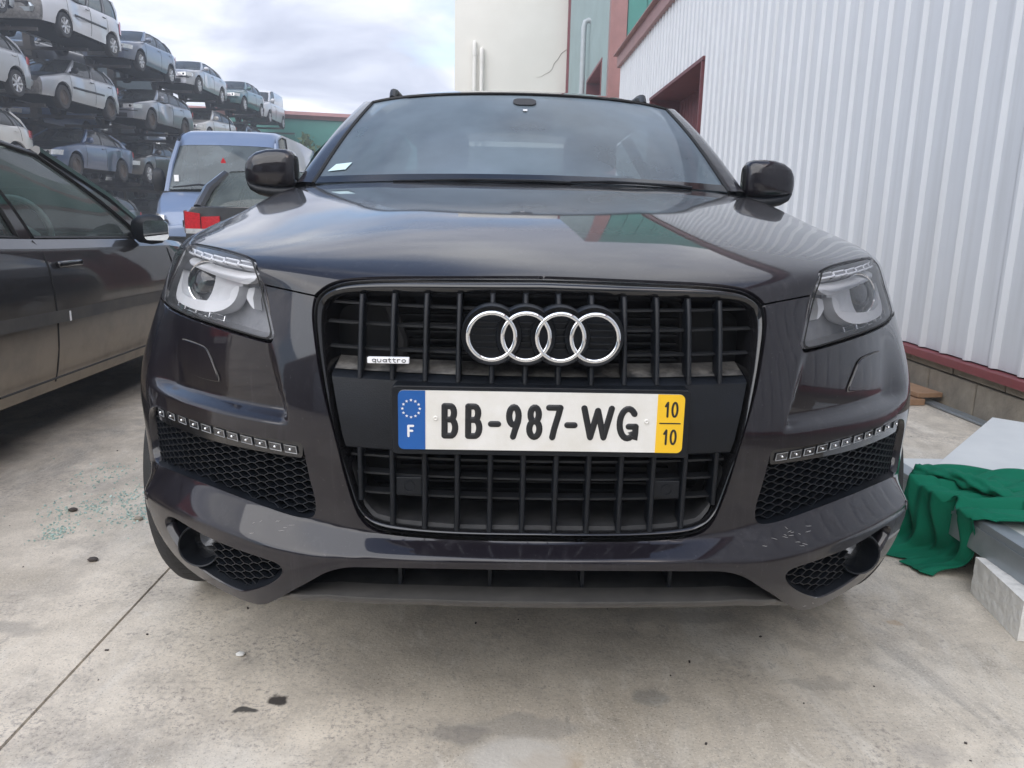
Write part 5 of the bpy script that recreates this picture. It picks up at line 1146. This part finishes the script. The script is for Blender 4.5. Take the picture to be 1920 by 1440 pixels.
    # doors
    if seams:
        a_doors = ([.0]+[(p[1]+q[0])/2 for p, q in zip(S['panes'][:2], S['panes'][1:3])]) if 'solid' not in S else [.0, S['panes'][0][1]+.02]
        ybs = [GS(a, 0).y for a in a_doors]
        if 'solid' not in S: ybs = ybs+([S['wh'][1]-ra-.02] if len(ybs) < 3 else [])
        for sgn in (1, -1):
            for y in ybs:
                Pq = [side(min(y, L-.2), f) for f in np.linspace(.99, .06, 12)]
                if abs(y-S['wh'][1]) < ra+.02: Pq = [p for p in Pq if p.z > z0(y)+.03]
                Pq = [Vector((p.x*sgn*1.0008, p.y, p.z)) for p in Pq]; m = MB(); m.tube(Pq, .0045, 5); P('door_gap', m, MT['seal'])
            for y in ybs[1:3]:
                p = side(y-.16, .84); m = MB(); m.box((p.x*sgn+sgn*.012, p.y, p.z), (.03,.20,.030) if spec == 'near' else (.025,.17,.028)); P('door_handle', m, pm if not strips else MT['gloss'], bevel=.010)
            if strips:
                Pq = [side(y, .50) for y in np.linspace(S['wh'][0]+ra+.08, S['wh'][1]-ra-.05, 14)]; m = MB(); m.tube([(p.x*sgn+sgn*.006, p.y, p.z) for p in Pq], .028, sec=[(-1,-.3),(-.8,.35),(.8,.35),(1,-.3)], up=(0,0,1)); P('rubbing_strip', m, MT['strip'] if spec == 'near' else dark)
    for sgn in (1, -1):
        p = GS(.03, .08)+(Vector((-.03, .15, -.035)) if spec == 'near' else Vector((0,0,0))); big = 1.5 if spec == 'bigvan' else 1.0 if spec == 'near' else 1
        m = MB(); secs = []
        for u_, hh, dd in ((0,.05,.03),(.03,.075,.05),(.10,.085,.058),(.16,.075,.05),(.185,.04,.03)):
            secs.append([(sgn*(p.x+.05+u_), p.y+.02-dd*math.cos(2*math.pi*k/12)*big, p.z+.07*big+hh*math.sin(2*math.pi*k/12)*big*big) for k in range(12)])
        m.grid(secs, closed=True, flip=sgn > 0); q_ = len(m.v); m.f += [tuple(range(12)), tuple(range(q_-12, q_))]; m.tube([(sgn*(p.x-.01), p.y+.02, p.z+.02), (sgn*(p.x+.08), p.y+.02, p.z+.04)], .022, 6); P('door_mirror', m, dark if spec == 'bigvan' or strips else pm)
    if seats:
        for x in (-.36, .36):
            yb = lerp(ya1, yd1, .22); m = MB(); m.box((x, yb+.1, .95), (.44,.14,.5)); m.box((x, yb+.14, 1.27), (.24,.09,.16)); P('seat', m, MT['seat'], bevel=.03)
        m = MB(); m.box((0, ya0+.42, belt(ya0+.3)-.02), (Wd*.78,.30,.10)); P('dashboard', m, MT['inter'], bevel=.03)
    return root
PT_ = lambda n, c, d=.10, m=.5, **k: paint_mat('paint_'+n, c, d, (.34,.32,.30), m, 3, **k)
p_white = PT_('white', (.50,.51,.54), .10, 0); p_silver = PT_('silver', (.36,.37,.40), .12, .6); p_slate = PT_('slate', (.10,.12,.17), .10, .5); p_teal = PT_('teal', (.012,.075,.08), .08, .4)
p_blue = PT_('blue', (.045,.075,.15), .10, .4); p_black = PT_('black', (.012,.012,.014), .08, .2); p_grey = PT_('grey', (.20,.21,.24), .10, .6); p_pearl = PT_('pearl', (.50,.49,.47), .08, .2)
p_vanblue = PT_('vanblue', (.12,.17,.275), .12, .1); p_char = paint_mat('paint_charcoal', (.010,.011,.014), .05, (.30,.255,.20), .0, 3, grime=(.38,.72,1.0)); p_anth = PT_('anthracite', (.035,.038,.045), .1, .4)
XR = -12.55
LV = (0.0, 1.93, 3.68, 5.49)
GR = 'scrapped cars stored on the steel rack'
rack = [
 # name, label, category, spec, paint, wheel-front Y, level, opts
 ('scrap_car', 'grey scrapped hatchback on the top tier ahead of the white van', 'car', 'hatch', p_grey, 15.6, 3, dict()),
 ('scrap_van', 'white high roofed scrapped passenger van with stripped nose on the top tier', 'van', 'mpv', p_white, 20.7, 3, dict(front='stripped', strips=True)),
 ('scrap_car', 'slate blue scrapped hatchback on the top tier behind the white van', 'car', 'hatch', p_slate, 25.5, 3, dict()),
 ('scrap_car', 'silver scrapped saloon on the top tier between slate blue and teal cars', 'car', 'sedan', p_silver, 30.3, 3, dict()),
 ('scrap_car', 'dark teal scrapped hatchback on the top tier of the rack', 'car', 'hatch', p_teal, 35.3, 3, dict()),
 ('scrap_van', 'white scrapped panel van with red lettering stripe at the far rack end', 'van', 'panelvan', p_white, 39.9, 3, dict(front='stripped')),
 ('scrap_car', 'silver scrapped hatchback seen from its tail on the middle tier', 'car', 'hatch', p_silver, 15.9, 2, dict()),
 ('scrap_car', 'silver scrapped hatchback with its bumper and bonnet missing on the middle tier', 'car', 'hatch', p_silver, 20.6, 2, dict(front='stripped', strips=True, wheels='steelw', hood_dark=True)),
 ('scrap_car', 'grey scrapped estate car with damaged front on the middle tier', 'car', 'wagon', p_grey, 25.6, 2, dict(wheels='steelw', hood_dark=True)),
 ('scrap_car', 'pearl white scrapped car on the middle tier showing above the blue van', 'car', 'hatch', p_pearl, 31.0, 2, dict()),
 ('scrap_car', 'grey scrapped estate on the middle tier towards the far rack end', 'car', 'wagon', p_anth, 35.6, 2, dict()),
 ('scrap_car', 'pearl white scrapped hatchback on the lower tier above the charcoal car roof', 'car', 'hatch', p_pearl, 15.6, 1, dict()),
 ('scrap_car', 'blue scrapped saloon with bare nose and one pale headlight on the lower tier', 'car', 'sedan', p_blue, 20.95, 1, dict(wheels='steelw', hood_dark=True)),
 ('scrap_car', 'black scrapped saloon on the lower tier left of the blue van', 'car', 'sedan', p_black, 25.1, 1, dict()),
 ('scrap_car', 'dark anthracite scrapped car on the lower tier behind the blue van', 'car', 'sedan', p_anth, 30.4, 1, dict()),
 ('scrap_car', 'dark estate car standing on the ground under the rack', 'car', 'wagon', p_anth, 19.9, 0, dict()),
 ('scrap_car', 'black hatchback standing on the ground under the rack behind the dark estate', 'car', 'hatch', p_black, 25.0, 0, dict()),
]
for i, (nm, lab, ct, sp, pt, yfw, lv, op) in enumerate(rack):
    S = SPEC[sp]; yaw = random.uniform(-.03, .03); dxr = random.uniform(-.12, .12)
    build_car(nm, lab, ct, sp, pt, (XR+dxr+(.5 if lv == 0 else 0), yfw-S['wh'][0], LV[lv]+.005), yaw, GR, **op)
# red lettering band of the far panel van is flat print on its side
# rack steelwork
rk = thing('storage_rack', 'tall dark steel cantilever rack carrying tiers of scrapped cars', 'rack', (XR-.3, 28, 0))
def robj(n, m): o = obj(n, m, MT['steel'], rk, smooth=False); o.location = (-XR+.3, -28, 0)
for y in np.arange(13.2, 44, 4.95):
    for dx in (-1.45,):
        m = MB(); m.box((XR+dx, y, 3.6), (.22,.22,7.2)); robj('rack_post', m)
    for lv in LV[1:]:
        for dy in (1.35, 3.75):
            m = MB(); m.box((XR-.25, y+dy, lv-.045), (2.2,.07,.09)); robj('rack_arm', m)
for lv in LV[1:]:
    for dx in (-1.3,): m = MB(); m.box((XR+dx, 28.5, lv-.15), (.10,32,.12)); robj('rack_rail', m)
# a second row of wrecks behind fills the gaps of the rack
GR2 = 'dark scrapped cars in the row behind the rack'
for lv in (1, 2, 3):
    for k_, y in enumerate((18, 23.2, 28.4, 33.6)):
        if lv == 3 and k_ > 1: continue
        build_car('scrap_car', '%s scrapped %s in the back row %s tier behind %s' % (('anthracite','black','dark blue')[(k_+2*lv) % 3], ('saloon','estate','hatchback')[(k_+lv) % 3], ('','lower','middle','top')[lv], {1:('the pearl white hatchback','the blue saloon','the black saloon','the anthracite car'), 2:('the tail of the silver hatchback','the bumperless silver hatchback','the grey estate','the pearl white car'), 3:('the grey hatchback','the white passenger van','','')}[lv][k_]), 'car', ('sedan','wagon','hatch')[(k_+lv) % 3], (p_anth, p_black, p_blue)[(k_+2*lv) % 3], (XR-2.9, y, LV[lv]-.35), random.uniform(-.1,.1), GR2, wheels='steelw', seats=False, seams=False)
m = MB(); m.box((XR-4.6, 25, 3.7), (.3, 27, 7.4)); tag(obj('added_fence', m, pmat('fence_sheet', (.05,.07,.075), .7, var=.2), smooth=False), 'dark sheet fence added behind the car rack to hide the bright sky', 'fence')  # added dark sheet, sized to block bright sky in the rack gaps
# blue van facing us, black hatchback turned away, charcoal car alongside
van = build_car('delivery_van', 'light blue high roofed delivery van facing the viewer beside the rack', 'van', 'bigvan', p_vanblue, (-4.52, 10.75, 0), R(4), glass='vanglass', bumper_dark=True)
m = MB(); m.tube([(.0,1.50,2.42),(.0,1.46,2.55),(.0,1.42,2.66)], [.012,.006,.004], 6); obj('roof_aerial', m, MT['plastic'], van)
m = MB(); m.prism([(0,.07),(.03,.02),(.045,-.03),(0,-.02),(-.045,-.03),(-.03,.02)], 0, .01, lambda a, b, d: (a, .98+d-.02, 1.88+b)); obj('hanging_ornament', m, MT['redlamp'], van, smooth=False)
SPEC['tall'] = dict(SPEC['hatch'], W=1.82, belt=[(0,.62),(.05,.74),(.2,.80),(.9,.98),(1.15,1.02),(3.7,1.14),(4.05,1.13)], roof=[(1.85,1.47),(2.3,1.52),(3.0,1.53),(3.6,1.49)], A=((1.02,1.02),(1.85,1.47)), D=((3.98,1.14),(3.6,1.49)))
m = MB(); m.tube([(-.72,.66,1.455),(-.3,.60,1.50),(.05,.58,1.47)], [.012,.016,.012], 6); obj('wiper', m, MT['plastic'], van)
m = MB(); m.box((-.70,.79,1.60),(.07,.005,.10)); obj('sticker', m, MT['white'], van, smooth=False)
hat = build_car('parked_hatchback', 'black hatchback parked tail first with a red tail light showing', 'car', 'tall', p_black, (-2.24, 6.0+4.08, 0), math.pi, glass='glass')
# ---- charcoal car alongside, its flank towards us (nose away)
SPEC['near'] = dict(L=4.6, W=1.80, belt=[(0,.58),(.05,.68),(.2,.74),(1.1,.90),(1.35,.925),(2.6,.955),(3.8,1.0),(4.6,.96)], A=((1.25,.94),(2.15,1.40)), roof=[(2.15,1.40),(2.6,1.455),(3.3,1.44),(3.7,1.38)], D=((4.2,1.0),(3.7,1.38)), wh=(.86,3.6), r=.32, rw=.60, panes=[(.05,.455),(.495,.83),(.87,.95)])
NX, NY = -2.99, 4.86
near = build_car('parked_car', 'dusty charcoal car parked alongside with brown dirt along its doors and sill', 'car', 'near', p_char, (NX, NY, 0), math.pi, glass='glass', strips=True)
m = MB(); m.tube([Vector((-.36+.17*math.cos(2*math.pi*i/28), 2.03+.05*math.sin(2*math.pi*i/28), .98+.165*math.sin(2*math.pi*i/28))) for i in range(29)], .017, 8, cap=False); m.tube([(-.36,2.03,.98),(-.36,1.9,.93)], .045, 8); obj('steering_wheel', m, MT['silver'], near)
m = MB(); m.prism(rrect(-.07,.07,-.055,.055,.03), 0, .006, lambda a, b, d: (-(.975+a), 1.775+d, .985+b)); obj('mirror_glass', m, pmat('mirror_glass', (.75,.78,.8), .03, metal=1), near, smooth=False)
m = MB(); Pq = [(-.888, y, .335) for y in np.linspace(1.42, 3.15, 20)]; m.tube(Pq, .005, 5); obj('door_gap', m, MT['seal'], near)
m = MB(); m.box((-.912, 2.62, .608), (.008, .012, .046)); obj('strip_end', m, MT['silver'], near, smooth=False)
m = MB(); m.box((-.905, 1.50, .585), (.008, .03, .046)); obj('strip_end', m, MT['silver'], near, smooth=False)
# ================================================================== loose things on the ground
# insulated panels on the right
def quad_slab(name, pts, z0, z1, mat, parent=None, bevel=.003):
    m = MB(); n = len(pts); m.prism(pts, z0, z1, lambda a, b, d: (a, b, d)); m.f = [f[::-1] for f in m.f]; return obj(name, m, mat, parent, smooth=False, bevel=bevel)
pb = thing('panel_stack', 'stack of white sandwich panels in a galvanised channel lying by the wall', 'building panel', (1.9, 1.2, 0))
def pob(n, pts, z0, z1, mat, **k): o = quad_slab(n, pts, z0, z1, mat, pb, **k); o.location = (-1.9,-1.2,0); return o
pob('lower_panel', [(1.43,.02),(2.45,.02),(2.45,1.50),(1.43,1.50)], .130, .205, MT['panelw'])
m = MB(); m.box((1.412,.76,.165),(.006,1.50,.10)); m.box((1.44,.76,.215),(.06,1.50,.004)); m.box((1.44,.76,.115),(.06,1.50,.004)); m.box((1.4075,.76,.19),(.004,1.50,.010)); o = obj('edge_channel', m, MT['galv'], pb, smooth=False); o.location = (-1.9,-1.2,0)
pob('bearer', [(1.6,1.2),(2.4,1.2),(2.4,1.32),(1.6,1.32)], 0, .112, MT['wood'])
tp = quad_slab('tilted_panel', [(1.50,1.27),(2.25,.62),(2.95,1.37),(2.22,2.05)], .2095, .238, MT['panelw']); tag(tp, 'smooth white panel lying askew on top of the panel stack', 'building panel')
m = MB(); n_ = 7
P = []
bxp = [(1.345,.505),(1.72,.40),(1.80,.66),(1.385,.785)]
m.prism(bxp, 0, .118, lambda a, b, d: (a, b, d)); m.f = [f[::-1] for f in m.f]
blk = obj('white_block', m, MT['foam'], smooth=False); 
b_ = blk.modifiers.new('sub', 'SUBSURF'); b_.subdivision_type = 'SIMPLE'; b_.levels = b_.render_levels = 5
tx = bpy.data.textures.new('chip', 'CLOUDS'); tx.noise_scale = .035; d_ = blk.modifiers.new('chip', 'DISPLACE'); d_.texture = tx; d_.strength = .005; d_.mid_level = .62; d_.texture_coords = 'LOCAL'
tag(blk, 'chipped white aerated block lying on the concrete under the panel stack', 'block')
# green overalls draped over the panels
def fold(a, b):
    return .018*math.sin(9*a+2.5*b+1.2*math.sin(5*b))+.012*math.sin(21*a-4*b)+.007*math.sin(37*a+9*b)+.010*math.sin(13*b+3*a)
def drape(na=90, nb=90):
    G_ = []
    for j in range(nb+1):
        b = j/nb; row = []
        for i in range(na+1):
            a = i/na
            # path: ground hem -> up the face of the stack -> over the edge -> across the panel
            if b < .16: k = b/.16; x = lerp(1.235, 1.335, k); z = .008+.02*k*k; 
            elif b < .48: k = (b-.16)/.32; x = lerp(1.335, 1.385, k**.7); z = lerp(.028, .218, k**1.15)
            elif b < .56: k = (b-.48)/.08; x = lerp(1.385, 1.44, k); z = .218+.010*math.sin(math.pi*k)
            else: k = (b-.56)/.44; x = lerp(1.44, 1.86, k); z = .222+.012*math.sin(math.pi*k)
            y0 = lerp(.88, .80, min(1, b*1.8)); y1 = lerp(1.09, 1.26, min(1, b*1.6))
            if b > .56: y0 -= .10*((b-.56)/.44); y1 -= .05*((b-.56)/.44)
            y = lerp(y0, y1, a); f = fold(a, b)*(1.25 if b < .5 else 1)
            x2 = x-((f*.9+.012) if b < .5 else 0)+(1-a)*(.10 if b < .2 else .10*max(0, 1-(b-.2)/.3)); z2 = z+(abs(f)*1.1 if b >= .45 else abs(f)*.25)
            y += .02*math.sin(6*b+2*a)+.012*math.sin(17*b)
            row.append((x2, y, max(.006, z2)))
        G_.append(row)
    return G_
m = MB(); m.grid(drape()); cl = obj('work_overalls', m, MT['cloth'], ang=180); s_ = cl.modifiers.new('thick', 'SOLIDIFY'); s_.thickness = .004; s_.offset = 1
tag(cl, 'crumpled green work overalls draped over the edge of the panel stack', 'clothing')
def sleeve(path, r, seed):
    rr = random.Random(seed); pts = []; K = 40
    P = np.array(path); d = np.r_[0, np.cumsum(np.linalg.norm(np.diff(P, axis=0), axis=1))]; u = np.linspace(0, d[-1], K); Q = np.stack([np.interp(u, d, P[:, k]) for k in range(3)], 1)
    for _ in range(4): Q[1:-1] = (Q[:-2]+2*Q[1:-1]+Q[2:])/4
    rows = []
    for i in range(K):
        t = Vector(Q[min(i+1, K-1)]-Q[max(i-1, 0)]).normalized(); x = Vector((0,0,1))-t*t.z; x.normalize(); y = t.cross(x); row = []
        for k in range(24):
            a = 2*math.pi*k/24; f = r*(1+.20*math.sin(3*a+i*.35+seed)+.14*math.sin(5*a-i*.55)+.16*math.sin(i*.9+2*a)+.07*math.sin(9*a+i*1.7)+.05*math.sin(i*2.3-4*a)); f *= 1-.5*(i/(K-1))**6; row.append(Vector(Q[i])+x*(f*.62*math.cos(a))+y*(f*math.sin(a)))
        rows.append(row)
    m = MB(); m.grid(rows, closed=True); m.f += [tuple(range(24))[::-1], tuple(range(len(m.v)-24, len(m.v)))]; return m
o = obj('sleeve', sleeve([(1.42,1.22,.245),(1.50,1.12,.26),(1.56,1.0,.255),(1.60,.88,.24)], .034, 1), MT['cloth'], cl, ang=180)
o = obj('trouser_leg', sleeve([(1.56,1.06,.235),(1.72,.99,.25),(1.88,1.03,.255),(2.02,.98,.25)], .05, 2), MT['cloth'], cl, ang=180)
o = obj('trouser_leg', sleeve([(1.58,.90,.23),(1.75,.84,.24),(1.95,.80,.24),(2.1,.72,.23)], .05, 5), MT['cloth'], cl, ang=180)
# plank and strip by the wall
def board(name, c, dim, rz, mat, label, cat_, rx=0):
    m = MB(); m.box((0,0,0), dim); o = obj(name, m, mat, smooth=False, bevel=.003); o.location = c; o.rotation_euler = (rx, 0, rz); tag(o, label, cat_); return o
board('wooden_plank', (2.57,3.75,.062), (.17,.95,.030), R(8), MT['wood'], 'brown wooden plank lying against the block base of the wall', 'plank')
board('wooden_batten', (2.52,3.70,.022), (.10,.9,.040), R(3), MT['wood'], 'dark wooden batten under the brown plank by the wall', 'batten')
board('metal_strip', (2.67,3.0,.012), (.07,.85,.016), R(3), MT['galv'], 'flat grey metal strip on the ground along the wall', 'metal strip')
# crumbs of broken glass by the charcoal car, dark bits of litter over the yard
m = MB(); cl_ = [(-1.68,1.34,.10),(-1.6,1.14,.05),(-1.57,1.39,.09),(-1.42,1.29,.07),(-1.49,1.57,.10),(-1.75,1.76,.14),(-1.5,1.45,.2),(-1.38,1.40,.06)]
for i in range(700):
    c = random.choice(cl_); x = random.gauss(c[0], c[2]*.55); y = random.gauss(c[1], c[2]*.7); s_ = random.uniform(.0010,.0034); a = random.uniform(0, 3)
    m.box((x, y, s_*.8), (s_*2.2, s_*1.8, s_*1.6), Matrix.Rotation(a, 3, 'Z') @ Matrix.Rotation(random.uniform(-.5,.5), 3, 'X'))
o = obj('broken_glass', m, MT['shard'], smooth=False); tag(o, 'scattered green crumbs of broken glass on the concrete', 'broken glass', kind='stuff')
m = MB()
for i in range(230):
    x, y = random.uniform(-2.0, 2.4), random.uniform(-.75, 3.0)
    s_ = random.choice((.001,.0015,.002,.003)); m.box((x, y, s_*.5), (s_*random.uniform(1.2,3.2), s_*1.4, s_), Matrix.Rotation(random.uniform(0, 3), 3, 'Z'))
o = obj('grit', m, MT['leafbit'], smooth=False); tag(o, 'small dark grit and seed husks over the concrete', 'grit', kind='stuff')
def pebble(x, y, r, mat, lab):
    m = MB(); rows = []
    for j in range(7):
        ph = -math.pi/2+math.pi*j/6; rows.append([(x+r*math.cos(ph)*math.cos(2*math.pi*k/10)*random.uniform(.85,1.15), y+r*.8*math.cos(ph)*math.sin(2*math.pi*k/10)*random.uniform(.85,1.15), r*.42+r*.42*math.sin(ph)) for k in range(10)])
    m.grid(rows, closed=True); return tag(obj('pebble', m, mat), lab, 'stone')
pebble(-1.645,1.345,.017,MT['leafbit'],'dark pebble lying amongst the broken glass crumbs')
pebble(-1.37,1.27,.016,MT['block'],'brownish pebble at the edge of the broken glass')
pebble(-1.36,.93,.016,MT['leafbit'],'dark flat pebble beside the faint crack')
pebble(-.72,.40,.012,MT['foam'],'small pale stone chip on the concrete in front of the car')

# haze volume added to imitate the pale lens veil
m = MB(); m.box((0, 0, 6.5), (1210, 1210, 15.5)); hz = obj('haze', m, None, smooth=False); hz['kind'] = 'stuff'; hz['label'] = 'thin pale haze volume added to imitate a lens veil'; hz['category'] = 'haze'
hm = bpy.data.materials.new('veil_haze'); hm.use_nodes = True; ht = hm.node_tree; ht.nodes.clear(); pv = ht.nodes.new('ShaderNodeVolumePrincipled'); pv.inputs['Color'].default_value = (.86,.92,1,1); pv.inputs['Density'].default_value = .0048; pv.inputs['Anisotropy'].default_value = .2
ho = ht.nodes.new('ShaderNodeOutputMaterial'); ht.links.new(pv.outputs[0], ho.inputs['Volume']); hz.data.materials.clear(); hz.data.materials.append(hm)
